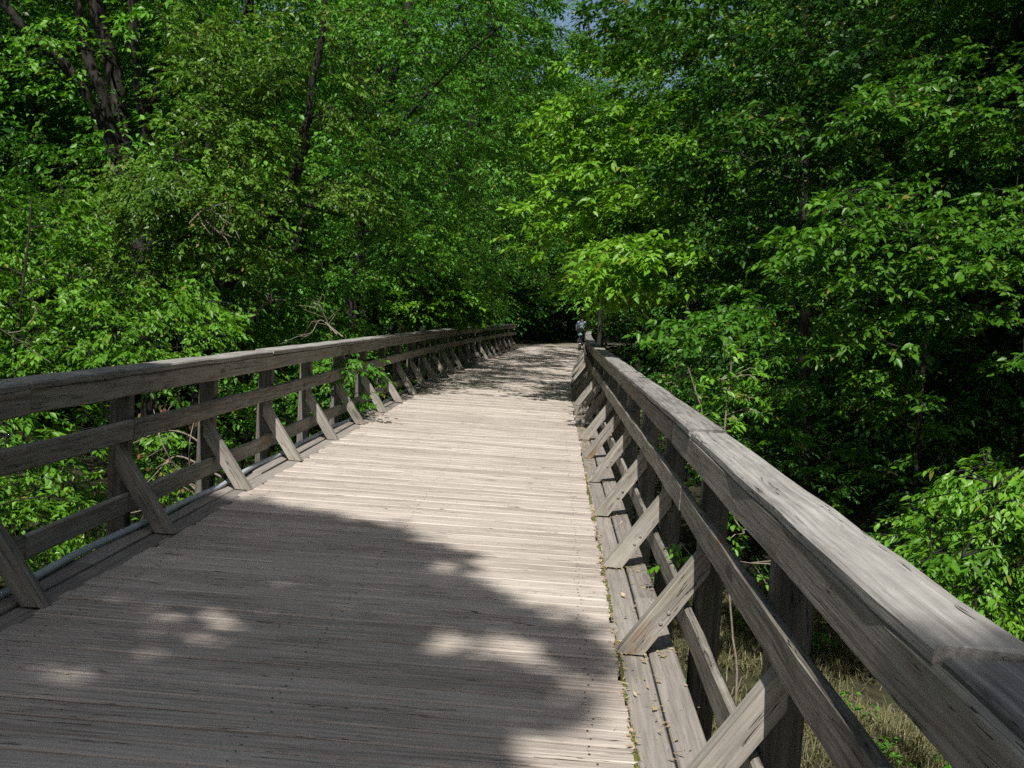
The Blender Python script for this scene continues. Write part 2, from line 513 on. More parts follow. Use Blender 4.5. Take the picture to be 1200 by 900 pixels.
def railing(side, joints_top, joints_mid, joints_low):
    global sidx
    y_stop = Y_END if side > 0 else 49.4
    rl = sub('railing')
    rl['label'] = 'railing along the %s edge of the deck' % ('right' if side > 0 else 'left')
    xf = XR if side > 0 else XL
    r = random.Random(40+side)
    for k in range(KMIN, KMAX+1):
        yy = post_y(k)
        if yy > y_stop: break
        xc = xf + side*(.042+.0675) + shift(yy)
        o = blink('post', post_vars[k % 5], rl, (xc+r.uniform(-.006, .006), yy+r.uniform(-.02, .02), 1.062-.89))
        # board X up, width(.10) along y, thickness(.135) along x
        o.rotation_euler = (Matrix.Rotation(-math.pi/2, 4, 'Y') @ Matrix.Rotation(r.choice((0, math.pi)), 4, 'X')).to_euler()
        b = blink('brace', brace_vars[(k*2+side) % 5], rl, (0, 0, 0))
        x0 = (DR+.004 if side > 0 else DL-.004) + shift(yy)
        b.location = Vector((x0+r.uniform(-.012, .006)*side, yy-.098+r.uniform(-.004, .004), .003))-BX
        b.rotation_euler = (0, 0, 0 if side > 0 else math.pi)
        if yy < 12 and side > 0:
            for (bx, bz) in ((.20, .17), (.235, .225)):
                blink('bolt_head', bolt_me, rl, (x0+bx, yy-.1435, bz))
    def run(name, joints, z, W, T, xoff, mat, vertical, jit=.006, zj=.004, near=(0, 0)):
        global sidx
        for a, b2 in zip(joints[:-1], joints[1:]):
            ya, yb = post_y(a)+r.uniform(-.05, .05), min(post_y(b2), y_stop+.1)
            yb_gap = yb-(.014 if name == 'cap_board' else .006)
            if yb-ya < .5: continue
            ja, jb = r.uniform(-jit, jit), r.uniform(-jit, jit)
            za = z+r.uniform(-zj, zj)
            if b2 < .3: ja += near[0]; jb += near[0]; za += near[1]
            if b2 < -1.5: ja += near[0]; jb += near[0]; za += near[1]
            sidx += 1
            straight_board(name, (xf+side*xoff+shift(ya)+ja, post_y(a)+.002, za), (xf+side*xoff+shift(yb)+jb, yb_gap, za+r.uniform(-zj, zj)),
                           W, T, mat, rl, sidx, segs=10, wob=jit*.75, vertical=vertical, cham=.010)
    run('cap_board', joints_top, 1.11-.0225, .195, .045, .0865, M['cap'], False, .005, .0025, (0.012*side, -.014))
    run('top_rail', [j+.02 for j in joints_mid], 1.064-.071, .140, .040, .0215, M['rail'], True)
    run('middle_rail', joints_low, .683, .142, .040, .0205, M['rail'], True)
    run('lower_rail', joints_top, .182, .142, .040, .0205, M['rail'], True)
    return rl
jr_cap = [-5, -1.86, .12] + [2.6+2.75*i for i in range(11)]
jl_cap = [-5, -2.7, .18, 2.9] + [5.6+2.75*i for i in range(10)]
jr_top = [-5, -2.4, .6] + [3+3*i for i in range(10)]
jl_top = [-5, -2, .16, 2.03] + [5+3*i for i in range(9)]
jr_mid = [-5, -1.72, .28] + [2.1+2.9*i for i in range(10)]
jl_mid = [-5, -2, .98] + [4+3*i for i in range(9)]
railing(1, jr_cap, jr_top, jr_mid)
railing(-1, jl_cap, jl_top, jl_mid)

# the conduit that wanders along the left edge boards
t = Tubes(); pts = []
crng = random.Random(3)
for yy in np.arange(-2, 40, .12):
    ph = (yy-Y0)/BAY
    pts.append((XL+.058+.022*math.sin(ph*2*math.pi+.6)+.012*math.sin(yy*.9)+shift(yy)-BX.x, yy, .028+.012*math.sin(ph*2*math.pi)+.006*math.sin(yy*2.1)))
t.add(pts, [.024]*len(pts), 10)
link('conduit', t.mesh('conduit', M['conduit']), bridge)

# litter and moss lodged along the edges of the deck
def litter():
    g = np.random.default_rng(5); n = 5200
    y = 3 + g.random(n)**1.2*26
    k = np.round((y-Y0)/BAY)
    near = g.random(n) < .45
    y = np.where(near, Y0+BAY*k+g.normal(-.06, .09, n), y)
    x = np.where(g.random(n) < .55, DR+.007+g.normal(0, .012, n), DR+.16+g.normal(0, .07, n))
    far = y > 11
    x = np.where(far, DR+.03+np.abs(g.normal(0, .07, n)), x)
    on = g.random(n) < .32
    x = np.where(on, DR-g.random(n)**1.5*2.85, x)
    lf = g.random(n) < .12
    x = np.where(lf & (y > 8), DL-.05+g.normal(0, .08, n), x)
    sh = np.array([shift(v) for v in y])
    P = np.stack([x+sh, y, np.full(n, .006)+g.random(n)*.006], 1)
    a = g.random(n)*6.28; L = .005+g.random(n)**2*.020; W = L*(.10+.3*g.random(n))
    L = np.where(far & ~on, L*1.7, L)
    L = np.where(on, L*.6, L); W = np.where(on, W*.6, W)
    u = np.stack([np.cos(a), np.sin(a), g.normal(0, .15, n)], 1)*L[:, None]
    v = np.stack([-np.sin(a), np.cos(a), g.normal(0, .3, n)], 1)*W[:, None]
    V = np.stack([P-u, P+v, P+u+[0, 0, .004], P-v], 1).reshape(-1, 3)
    F = np.arange(4*n).reshape(-1, 4)
    tag(link('leaf_litter', mesh_np('leaf_litter', V, F, M['litter'], g.random(n))), 'tan dry leaf and catkin bits lodged along the deck edge', 'litter', kind='stuff')
litter()
def moss():
    g = np.random.default_rng(6); V, F = [], []; n = 0
    for c in range(520):
        y = 3.4+g.random()**1.3*9
        if math.sin(y*2.1)+math.sin(y*5.3+1) < -.1 and g.random() < .85: continue
        x = DR+.007+g.normal(0, .004)+shift(y); rr = .004+g.random()**2*.009
        ring = []
        for ri, hh in ((1, -.012), (.75, .004), (0, .009)):
            m_ = 7 if ri > 0 else 1
            for j in range(m_):
                a = j*2*math.pi/7
                k = rr*ri*(1+g.normal(0, .2)); V.append((x+k*math.cos(a), y+1.7*k*math.sin(a), hh*(.7+.6*g.random())))
        for j in range(7):
            j2 = (j+1) % 7
            F.append((n+j, n+j2, n+7+j2, n+7+j)); F.append((n+7+j, n+7+j2, n+14))
        n += 15
    tag(link('moss', mesh_py('moss', V, F, M['moss'], True)), 'green moss growing in the gap at the deck edge', 'moss', kind='stuff')
moss()

# ------------------------------------------------------------------ foliage
def leaves_for(clusters, axis_pts, spec, g, tubes):
    """clusters (K,4): x y z r. Returns leaf verts/faces/rnd; adds twigs to tubes"""
    C = np.asarray(clusters, float); K = len(C)
    dens = spec.get('dens', 1.0)
    tw_n = np.maximum(4, (spec.get('twigs', 30)*dens*np.where(C[:, 3] < .75, 1.9, 1.0)*C[:, 3]**2)).astype(int)
    idx = np.repeat(np.arange(K), tw_n); N = len(idx)
    c = C[idx, :3]; r = C[idx, 3]
    ax = axis_pts[np.argmin(((axis_pts[None, :, :2]-C[:, None, :2])**2).sum(-1)+.2*(axis_pts[None, :, 2]-C[:, None, 2])**2, axis=1)]
    o = C[:, :3]-ax; o[:, 2] = 0
    o += g.normal(0, .35, o.shape)*[1, 1, 0]
    o /= np.linalg.norm(o, axis=1)[:, None]+1e-6
    droop = g.normal(-.18, .14, K)
    o[:, 2] = droop; o /= np.linalg.norm(o, axis=1)[:, None]
    o = o[idx]
    sd = np.cross(o, [0, 0, 1.0]); sd /= np.linalg.norm(sd, axis=1)[:, None]+1e-6
    # twig start points in a flattened lens, twigs fanning outward
    u = g.uniform(-.85, .75, N); v = g.normal(0, .42, N); zz = g.normal(0, spec.get('thick', .22), N)
    base = c + o*(u*r)[:, None] + sd*(v*r)[:, None] + np.array([0, 0, 1.0])*(zz*r - .12*r*(u*u+v*v))[:, None]
    ang = np.clip(v*1.2, -1.3, 1.3)+g.normal(0, .55, N)
    d = o*np.cos(ang)[:, None] + sd*np.sin(ang)[:, None]
    d[:, 2] += g.normal(-.10, .25, N); d /= np.linalg.norm(d, axis=1)[:, None]
    L = g.uniform(.28, .62, N)*spec.get('twig_len', 1.0)*np.clip(r, .33, 1.3)
    nl = spec.get('leaves', 13)
    # leaves
    T = np.tile(np.linspace(.12, 1.0, nl), N).reshape(N, nl)+g.normal(0, .03, (N, nl))
    P = base[:, None, :]+d[:, None, :]*(T*L[:, None])[:, :, None]
    P[:, :, 2] -= (.22*T**2*L[:, None])
    side = np.where(np.arange(nl) % 2 == 0, 1.0, -1.0)[None, :]*np.ones((N, 1))
    tsd = np.cross(d, [0, 0, 1.0]); tsd /= np.linalg.norm(tsd, axis=1)[:, None]+1e-6
    fwd = g.uniform(.15, .9, (N, nl))
    fwd[:, -1] = 2.5
    A = d[:, None, :]*fwd[:, :, None]+tsd[:, None, :]*(side*g.uniform(.5, 1.1, (N, nl)))[:, :, None]
    A[:, :, 2] += g.normal(spec.get('hang', -.35), .32, (N, nl))
    A = A.reshape(-1, 3); A /= np.linalg.norm(A, axis=1)[:, None]
    P = P.reshape(-1, 3); n = len(P)
    keep = g.random(n) < spec.get('keep', .93)
    A, P = A[keep], P[keep]; n = len(P)
    up = np.tile([0, 0, 1.0], (n, 1))+g.normal(0, spec.get('tumble', .42), (n, 3))
    W = np.cross(A, up); W /= np.linalg.norm(W, axis=1)[:, None]+1e-6
    Nn = np.cross(W, A)
    ll = spec['leaf']*g.uniform(.45, 1.35, n); ww = ll*spec.get('aspect', .5)*g.uniform(.85, 1.15, n)*.5
    fold = ww*g.uniform(.1, .55, n); curl = ll*g.uniform(-.02, .22, n)
    st = spec.get('stalk', .12)
    p0 = P+A*(ll*st)[:, None]
    if spec.get('fine'):
        def side_pts(t, k):
            m_ = p0+A*(ll*t)[:, None]-Nn*(curl*t*t)[:, None]
            return m_+W*(ww*k)[:, None]+Nn*(fold*k)[:, None], m_-W*(ww*k)[:, None]+Nn*(fold*k)[:, None]
        a1, b1 = side_pts(.28, .92); a2, b2 = side_pts(.62, .80)
        tip = p0+A*ll[:, None]-Nn*curl[:, None]
        mid = p0+A*(ll*.48)[:, None]-Nn*(curl*.23)[:, None]
        V = np.stack([p0, a1, a2, tip, b2, b1, mid], 1).reshape(-1, 3)
        q = np.arange(n)[:, None]*7
        F = np.stack([q+[0, 1, 6], q+[1, 2, 6], q+[2, 3, 6], q+[6, 3, 4], q+[6, 4, 5], q+[6, 5, 0]], 1).reshape(-1, 3)
        rp = 6
    else:
        tip = p0+A*ll[:, None]-Nn*curl[:, None]
        midp = p0+A*(ll*.42)[:, None]
        V = np.stack([p0, midp+W*ww[:, None]+Nn*fold[:, None], tip, midp-W*ww[:, None]+Nn*fold[:, None]], 1).reshape(-1, 3)
        q = np.arange(n)[:, None]*4
        F = np.stack([q+[0, 1, 2], q+[0, 2, 3]], 1).reshape(-1, 3)
        rp = 2
    # bough tone plus leaf tone
    rn = np.clip(g.random(n)*.5+np.repeat(g.random(K)[idx], nl)[keep]*.5, 0, 1)
    # twigs
    tk = np.nonzero(g.random(N) < spec.get('twig_show', .4))[0]
    for i in tk:
        e = base[i]+d[i]*L[i]; e[2] -= .22*L[i]
        m_ = base[i]+(c[i]-base[i])*.15
        tubes.add([c[i], m_, (m_+e)/2+[0, 0, .05*L[i]], e], [.006, .005, .004, .0015], 3)
    return V, F, np.repeat(rn, rp)

def limb_tubes(clusters, axis_pts, axis_r, g, tubes, lift=.45, thick=1.0):
    """each bough grows from the nearest wood already there, so limbs fork instead of all leaving the trunk"""
    C = np.asarray(clusters, float)[:, :3]
    d0 = np.array([np.min(np.linalg.norm(axis_pts-c, axis=1)) for c in C])
    nodes = axis_pts.copy(); nr = axis_r.copy(); lvl = np.zeros(len(nodes))
    for k in np.argsort(d0):
        c = C[k]
        hd = np.linalg.norm(nodes[:, :2]-c[:2], axis=1)
        cost = np.linalg.norm(nodes-c, axis=1)+.7*np.maximum(0, nodes[:, 2]-(c[2]-lift*.5*hd))+.12*lvl
        i = int(np.argmin(cost)); q = nodes[i]
        dist = np.linalg.norm(c-q)+1e-6
        mid = q+(c-q)*.5+np.array([g.normal(0, .10), g.normal(0, .10), .12])*dist
        r0 = min(nr[i]*.7, (.0075*dist+.009)*thick)
        ps = [((1-t)**2)*q+2*t*(1-t)*mid+t*t*c for t in np.linspace(0, 1, 6)]
        ps = [p+g.normal(0, .03, 3)*min(dist, 1.5)*(0 < n < 5) for n, p in enumerate(ps)]
        rr = np.linspace(r0, max(.004, r0*.4), 6)
        tubes.add(ps, rr, 5)
        nodes = np.vstack([nodes, ps[2:]]); nr = np.concatenate([nr, rr[2:]]); lvl = np.concatenate([lvl, np.full(4, lvl[i]+1)])

def build_tree(name, label, cat, group, loc, trunks, clusters, spec, seed, leaf_mat, bark='bark', parts=('trunk', 'crown')):
    """trunks: list of (points, r0, r1) relative to loc"""
    g = np.random.default_rng(seed)
    tb = Tubes(); ax, ar = [], []
    for pts, r0, r1 in trunks:
        n = max(6, len(pts)*4)
        P = smooth_path(pts, n); P[1:-1] += g.normal(0, r0*.12, (n-2, 3))*[1, 1, .3]
        rad = np.linspace(r0, r1, n)*(1+g.normal(0, .05, n))
        if pts[0][2] < .2: rad[0] *= 1.45
        tb.add(P, rad, 9)
        for f in (0, .33, .66):
            Q = P[:-1]+(P[1:]-P[:-1])*f; ax.append(Q); ar.append(rad[:-1])
    ax = np.vstack(ax); ar = np.concatenate(ar)
    limb_tubes(clusters, ax, ar, g, tb, spec.get('lift', .45), spec.get('limb', 1.0))
    V, F, rn = leaves_for(clusters, ax, spec, g, tb)
    root = empty(name, loc)
    tag(root, label, cat, group)
    link(parts[0], tb.mesh(parts[0], M[bark]), root)
    link(parts[1], mesh_np(parts[1], V, F, M[leaf_mat], rn), root)
    return root

def copy_tree(root, label, loc, rz, s, group=None, mat=None, sz=None):
    r = root.copy(); COL.objects.link(r)
    r.location = loc; r.rotation_euler = (0, 0, rz); r.scale = (s, s, sz or s)
    r['label'] = label
    if group: r['group'] = group
    for ch in root.children:
        c = ch.copy(); COL.objects.link(c); c.parent = r
    return r

def crown_clusters(g, K, zc, rx, rz, rr=(.7, 1.15), inner=.35, ox=0, oy=0):
    out = []
    while len(out) < K:
        p = g.normal(0, 1, 3); p /= np.linalg.norm(p)
        f = inner+(1-inner)*g.random()**.5
        q = np.array([ox+p[0]*rx*f, oy+p[1]*rx*f, zc+p[2]*rz*f])
        tz = (q[2]-zc)/rz
        if tz > .3 and g.random() < (tz-.3)*.5: continue
        out.append((*q, g.uniform(*rr)))
    return out

BROAD = dict(leaf=.135, aspect=.52, twigs=32, leaves=11, thick=.16, hang=-.35, twig_show=.15)
FINE = dict(leaf=.095, aspect=.50, twigs=38, leaves=13, thick=.20, hang=-.45, twig_show=.18)
BUSH = dict(leaf=.085, aspect=.48, twigs=46, leaves=11, thick=.30, hang=-.3, twig_show=.4, twig_len=.9)

# ---- prototypes that fill the two banks (the first of each stands in the wood itself)
def proto(name, label, group, loc, H, zc, rx, rz, K, spec, seed, mat, r0=.17, rr=(.75, 1.2), bark='bark'):
    g = np.random.default_rng(seed+1000)
    top = H
    tr = [(0, 0, -.2), (g.normal(0, .12), g.normal(0, .12), H*.3), (g.normal(0, .3), g.normal(0, .3), H*.6), (g.normal(0, .4), g.normal(0, .4), top)]
    cl = crown_clusters(g, K, zc, rx, rz, rr)
    return build_tree(name, label, 'tree', group, loc, [(tr, r0, .03)], cl, spec, seed, mat, bark)

GL = 'trees on the left bank'
GR = 'trees on the right bank'
GB = 'trees standing beside and behind the viewpoint'
gz = lambda x, y: ground_z(x, y)

treeA = proto('leafy_tree', 'tall fine-leaved tree rising behind the leaning trunk, left of the bridge', GL, (-9.0, 27, gz(-9, 27)), 13, 6.4, 3.8, 6.6, 125, FINE, 11, 'leaf_mid')
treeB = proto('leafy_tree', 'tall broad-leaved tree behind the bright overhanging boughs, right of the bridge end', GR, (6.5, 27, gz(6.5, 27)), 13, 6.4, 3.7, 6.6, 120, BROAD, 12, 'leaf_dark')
treeC = proto('leafy_tree', 'yellow-green leafy tree closing the view behind the left railing end', GL, (-6.0, 46, gz(-6, 46)), 12.5, 6.2, 3.7, 6.3, 120, FINE, 13, 'leaf_yellow')

# copies: (proto, label, x, y, rot, scale, group)
fills = [
    (treeA, 'fine-leaved tree filling the left edge of the picture behind the forked trunks', -14.5, 29, 1.0, 1.15, GL),
    (treeC, 'yellow-green tree between the forked trunks and the leaning trunk, farther back', -10.5, 36, 2.2, 1.2, GL),
    (treeA, 'leafy tree far behind the middle stretch of the left railing', -6.6, 37, 4.0, 1.1, GL),
    (treeC, 'pale green tree at the far left of the wood behind the low shrubs', -17, 37, .4, 1.3, GL),
    (treeB, 'deep green tree standing just past the left end of the bridge', -5.6, 59, 5.0, 1.5, GL),
    (treeA, 'fine-leaved tree straight behind the cyclist where the path turns', 1.2, 76, 2.9, 1.9, 'trees at the far end of the path'),
    (treeB, 'deep green tree behind the cyclist to the left, closing the path', -3.6, 69, .9, 1.7, 'trees at the far end of the path'),
    (treeB, 'deep green tree right of the cyclist behind the railing end', 5.2, 44, 3.3, 1.0, GR),
    (treeA, 'fine-leaved tree between the bright boughs and the dark wood on the right', 9.5, 36, 5.5, 1.1, GR),
    (treeB, 'deep green tree in the shaded wood right of the railing, middle distance', 9.2, 24, 1.7, 1.15, GR),
    (treeB, 'deep green tree at the far right of the wood, behind the spreading sunlit boughs', 13.5, 25, 4.4, 1.2, GR),
    (treeA, 'shaded fine-leaved tree deep in the wood at the right edge', 15.5, 33, 2.4, 1.25, GR),
    (treeC, 'yellow-green tree high above the railing end, right of the path', 5.6, 62, 1.3, 1.6, GR),
]
for p, lab, x, y, rz, s, grp in fills:
    copy_tree(p, lab, (x, y, gz(x, y)), rz, s, grp)

# trees that stand beside and behind the viewpoint: they shade the near deck and the right bank
shades = [
    (treeB, 'broad-leaved tree beside the viewpoint on the right bank, shading the wood ahead', 10.2, 3.0, .5, 1.15),
    (treeA, 'fine-leaved tree behind the viewpoint on the right, shading the right bank', 9.5, -4.5, 2.0, 1.3),
    (treeB, 'broad-leaved tree farther right of the viewpoint, shading the wood', 13.5, 5.5, 3.6, 1.3),
    (treeA, 'fine-leaved tree far right of the viewpoint', 17.0, 13.0, 3.0, 1.35),
    (treeA, 'fine-leaved tree on the left bank beside the viewpoint', -10.0, 3.0, 1.1, 1.1),
]
for p, lab, x, y, rz, s in shades:
    copy_tree(p, lab, (x, y, gz(x, y)), rz, s, GB)

# high-crowned trees added to shade the wood, crowns mostly above the picture's top edge
def high_tree():
    g = np.random.default_rng(1014)
    cl = crown_clusters(g, 95, 14.5, 4.4, 5.2, (.8, 1.25), .2)
    return build_tree('added_canopy_tree', 'tall tree added to shade the right wood, nearest the railing', 'tree', 'high-crowned trees added to shade the right wood', on3(8.3, 12.5),
                      [([(0, 0, -.2), (.2, .1, 6), (-.1, .3, 12), (.2, .2, 20)], .24, .04)], cl, dict(FINE, leaf=.13, twigs=34, leaves=12, twig_show=.05), 14, 'leaf_mid')
def on3(x, y): return (x, y, gz(x, y))
treeD = high_tree()
for lab, x, y, rz, sc_ in (('tall tree added to shade the right wood, beyond the spreading boughs', 9.6, 19.0, 1.0, 1.0), ('tall tree added to shade the right wood, at its outer edge', 14.0, 15.5, 2.2, 1.1),
                           ('tall tree added to shade the right wood, deep inside', 14.5, 23.0, 3.9, 1.1), ('tall tree added to shade the right wood, beside the far railing', 8.6, 27.0, 5.1, 1.0), ('tall tree added to shade the right wood, farthest along the railing', 8.4, 36.0, .3, 1.1)):
    copy_tree(treeD, lab, on3(x, y), rz, sc_)
copy_tree(treeD, 'tall tree added to shade the left wood behind the arching tree', on3(-9.5, 31.0), 2.0, 1.05, 'high-crowned trees added to shade the left wood')
copy_tree(treeD, 'tall tree added to shade the left wood above the thicket', on3(-10.6, 12.0), 5.0, .85, 'high-crowned trees added to shade the left wood')
copy_tree(treeD, 'tall tree added to shade the left wood beside the railing end', on3(-8.2, 41.0), 4.0, 1.1, 'high-crowned trees added to shade the left wood')

# ---- individual trees, built where the photograph shows them
def px_clusters(g, n, box, Yr, rpx_scale=(.75, 1.15), mask=None):
    """n boughs spread over a photo window at distances Yr"""
    out = []; n = int(n*1.55); rpx_scale = (rpx_scale[0]*.45, rpx_scale[1]*.84)
    while len(out) < n:
        px, py = g.uniform(box[0], box[2]), g.uniform(box[1], box[3])
        if mask and not mask(px, py): continue
        Y = g.uniform(*Yr); p = at(px, py, Y)
        if p[2] < ground_z(p[0], p[1])+.3: continue
        out.append((*p, g.uniform(*rpx_scale)))
    return out
def rel(cl, loc): return [(x-loc[0], y-loc[1], z-loc[2], r) for x, y, z, r in cl]
def relp(pts, loc): return [tuple(np.asarray(p)-np.asarray(loc)) for p in pts]

# forked tree at the upper left
Yt = 24.0
base = at(172, 420, Yt); loc = np.array([base[0], Yt, gz(base[0], Yt)])
g = np.random.default_rng(21)
trunks = [
    (relp([(base[0]+.25, Yt, loc[2]-.2), at(168, 330, Yt), at(152, 235, Yt), at(136, 175, Yt), at(118, 110, Yt-.3), at(98, 45, Yt-.4), at(88, -40, Yt-.6)], loc), .25, .08),
    (relp([at(139, 185, Yt), at(112, 128, Yt-.4), at(78, 78, Yt-.8), at(38, 42, Yt-1.2), at(2, 2, Yt-1.5), at(-25, -40, Yt-1.8)], loc), .15, .08),
    (relp([at(167, 340, Yt), at(178, 240, Yt+.2), at(170, 150, Yt+.3), at(160, 75, Yt+.2), at(155, -10, Yt), at(152, -60, Yt)], loc), .17, .09),
    (relp([at(170, 150, Yt+.3), at(186, 90, Yt+.4), at(196, 40, Yt+.5), at(172, -20, Yt+.5)], loc), .07, .04),
]
cl = px_clusters(g, 34, (-40, -60, 230, 120), (24.5, 28), (.7, 1.1)) + px_clusters(g, 22, (-40, -20, 240, 130), (20.5, 23.2), (.55, .85), lambda x, y: x > 195 or (x < 30 and y > 125)) \
   + px_clusters(g, 12, (0, 215, 130, 300), (22.5, 25.5), (.6, .9))
build_tree('forked_tree', 'tree with dark forked trunks and a long bowed limb reaching to the top left corner', 'tree', GL, tuple(loc), trunks, rel(cl, loc), dict(FINE, leaf=.095, twigs=30), 21, 'leaf_olive')
# pale stump-like trunk beside it
Yp = 27.0; b0 = at(131, 420, Yp); loc = np.array([b0[0], Yp, gz(b0[0], Yp)])
cl = px_clusters(g, 26, (-10, -50, 200, 90), (27, 30), (.8, 1.2)) + px_clusters(g, 12, (-40, 20, 40, 260), (27, 30), (.7, 1.1))
build_tree('pale_trunk_tree', 'tree with a pale grey trunk half hidden behind the forked trunks', 'tree', GL, tuple(loc),
           [(relp([(b0[0], Yp, loc[2]-.2), at(131, 330, Yp), at(131, 235, Yp), at(134, 195, Yp), at(133, 150, Yp)], loc), .22, .10)],
           rel(cl, loc), dict(FINE, leaf=.095), 22, 'leaf_mid', 'bark_pale')

# leaning tree behind the left railing
Yl = 17.0; b0 = at(232, 470, Yl); loc = np.array([b0[0], Yl, gz(b0[0], Yl)])
g = np.random.default_rng(23)
trunks = [(relp([(b0[0]-.1, Yl, loc[2]-.2), at(240, 415, Yl), at(262, 345, Yl), at(292, 295, Yl), at(330, 240, Yl), at(352, 185, Yl), at(364, 120, Yl-.2), at(376, 40, Yl-.5), at(388, -40, Yl-.8)], loc), .17, .03),
          (relp([at(262, 345, Yl), at(240, 300, Yl-.5), at(215, 240, Yl-.9), at(205, 180, Yl-1.2)], loc), .06, .02)]
cl = px_clusters(g, 46, (165, 110, 330, 300), (14.0, 16.4), (.5, .85)) + px_clusters(g, 22, (215, 10, 350, 120), (14.5, 16.6), (.5, .8)) \
   + px_clusters(g, 16, (370, 0, 450, 260), (15.5, 18), (.5, .8)) + px_clusters(g, 10, (120, 200, 210, 290), (13.8, 16), (.5, .8)) + px_clusters(g, 12, (60, 290, 300, 380), (13.5, 16), (.5, .75))
build_tree('leaning_tree', 'tree with a dark trunk leaning right behind the left railing, sunlit sprays round it', 'tree', GL, tuple(loc), trunks, rel(cl, loc), dict(FINE, leaf=.085, twigs=40), 23, 'leaf_olive')

# tree arching over the deck from the left
Ya = 22.0; b0 = at(420, 430, Ya); loc = np.array([b0[0]-.6, Ya, gz(b0[0]-.6, Ya)])
g = np.random.default_rng(24)
trunks = [(relp([(loc[0], Ya, loc[2]-.2), at(418, 330, Ya), at(430, 220, Ya), at(455, 120, Ya), at(480, 0, Ya), at(500, -120, Ya)], loc), .16, .04),
          (relp([at(430, 220, Ya), at(475, 140, Ya-1), at(540, 70, Ya-2), at(600, 20, Ya-2.5)], loc), .045, .012)]
cl = px_clusters(g, 60, (400, -40, 600, 200), (18, 24), (.55, .95)) + px_clusters(g, 26, (400, 180, 560, 330), (20, 24), (.55, .9)) + px_clusters(g, 16, (560, 20, 650, 230), (20, 25), (.6, .95)) + px_clusters(g, 16, (395, 170, 490, 340), (17.5, 20.5), (.55, .85))
def shade_at(x, y, z, r): return (x+S.x*z/S.z, y+S.y*z/S.z, z, r)
cl += [shade_at(-3.2, 21.3, 6.2, .6), (shade_at(-2.5, 20.8, 6.4, .5)), shade_at(-1.9, 20.6, 6.0, .45), shade_at(-1.2, 20.3, 6.3, .35), shade_at(-2.6, 22.2, 6.5, .5)]
build_tree('arching_tree', 'fine-leaved tree arching over the deck from behind the left railing', 'tree', GL, tuple(loc), trunks, rel(cl, loc), dict(FINE, leaf=.09, twigs=36), 24, 'leaf_mid')

# low boughs that hang over the left railing
Yb = 29.5; b0 = at(470, 420, Yb); loc = np.array([b0[0]-1.0, Yb, gz(b0[0]-1.0, Yb)])
g = np.random.default_rng(25)
cl = px_clusters(g, 16, (455, 325, 560, 380), (28, 30.5), (.6, .9)) + [(*at(548, 360, 29), .5), (*at(562, 368, 29), .4), (*at(540, 345, 29.3), .55), (*at(525, 352, 29), .5), (*at(555, 378, 28.8), .35)] + px_clusters(g, 24, (400, 230, 530, 340), (27, 30), (.7, 1.0))
build_tree('young_tree', 'young bright green tree with a spray hanging over the left railing', 'tree', GL, tuple(loc),
           [(relp([(loc[0], Yb, loc[2]-.2), at(440, 360, Yb), at(455, 300, Yb), at(462, 230, Yb)], loc), .07, .02)], rel(cl, loc), dict(BROAD, leaf=.15, twigs=60), 25, 'leaf_bright')

# trees whose shade falls across the far deck
Yq = 33.0; b0 = at(520, 420, Yq); loc = np.array([b0[0]-1.2, Yq, gz(b0[0]-1.2, Yq)])
g = np.random.default_rng(26)
cl = px_clusters(g, 60, (500, 40, 660, 330), (26, 35), (.7, 1.1)) + px_clusters(g, 10, (560, 300, 640, 360), (40, 46), (.7, 1.1))
build_tree('leafy_tree', 'leafy tree over the far deck, above the left railing end', 'tree', GL, tuple(loc),
           [(relp([(loc[0], Yq, loc[2]-.2), at(515, 300, Yq), at(540, 180, Yq), at(575, 60, Yq), at(590, -60, Yq)], loc), .18, .04)], rel(cl, loc), dict(FINE, leaf=.10, twigs=30), 26, 'leaf_mid')

# two trees whose canopies meet over the far deck and dapple it
g = np.random.default_rng(27)
for (x0, y0, ya, yb, lab) in ((-7.4, 25.5, 26.2, 37, 'tree on the left bank whose canopy reaches over the far deck before the bend'),
                              (-6.4, 38.5, 37, 57, 'tree by the left railing end whose canopy roofs the last stretch of deck')):
    cl = []
    for yy in np.arange(ya, yb, .8):
        for xx in (-3.0, -2.2, -1.4, -.6, .2):
            if xx < -1.7 and 28.5 < yy < 34.5: continue
            if g.random() < (.50 if yy < 34 else .75): cl.append(shade_at(xx+shift(yy)+g.normal(0, .3), yy+g.normal(0, .35), g.uniform(7.5, 11), g.uniform(.35, .6)))
    loc = np.array([x0, y0, gz(x0, y0)])
    build_tree('leafy_tree', lab, 'tree', GL, tuple(loc), [([(0, 0, -.2), (.2, .2, 3), (.8, .6, 6), (1.8, 1.5, 9), (3.0, 2.5, 12)], .15, .04)],
               rel(cl, loc), dict(FINE, leaf=.11, twigs=90, leaves=13), 27+int(y0), 'leaf_mid')

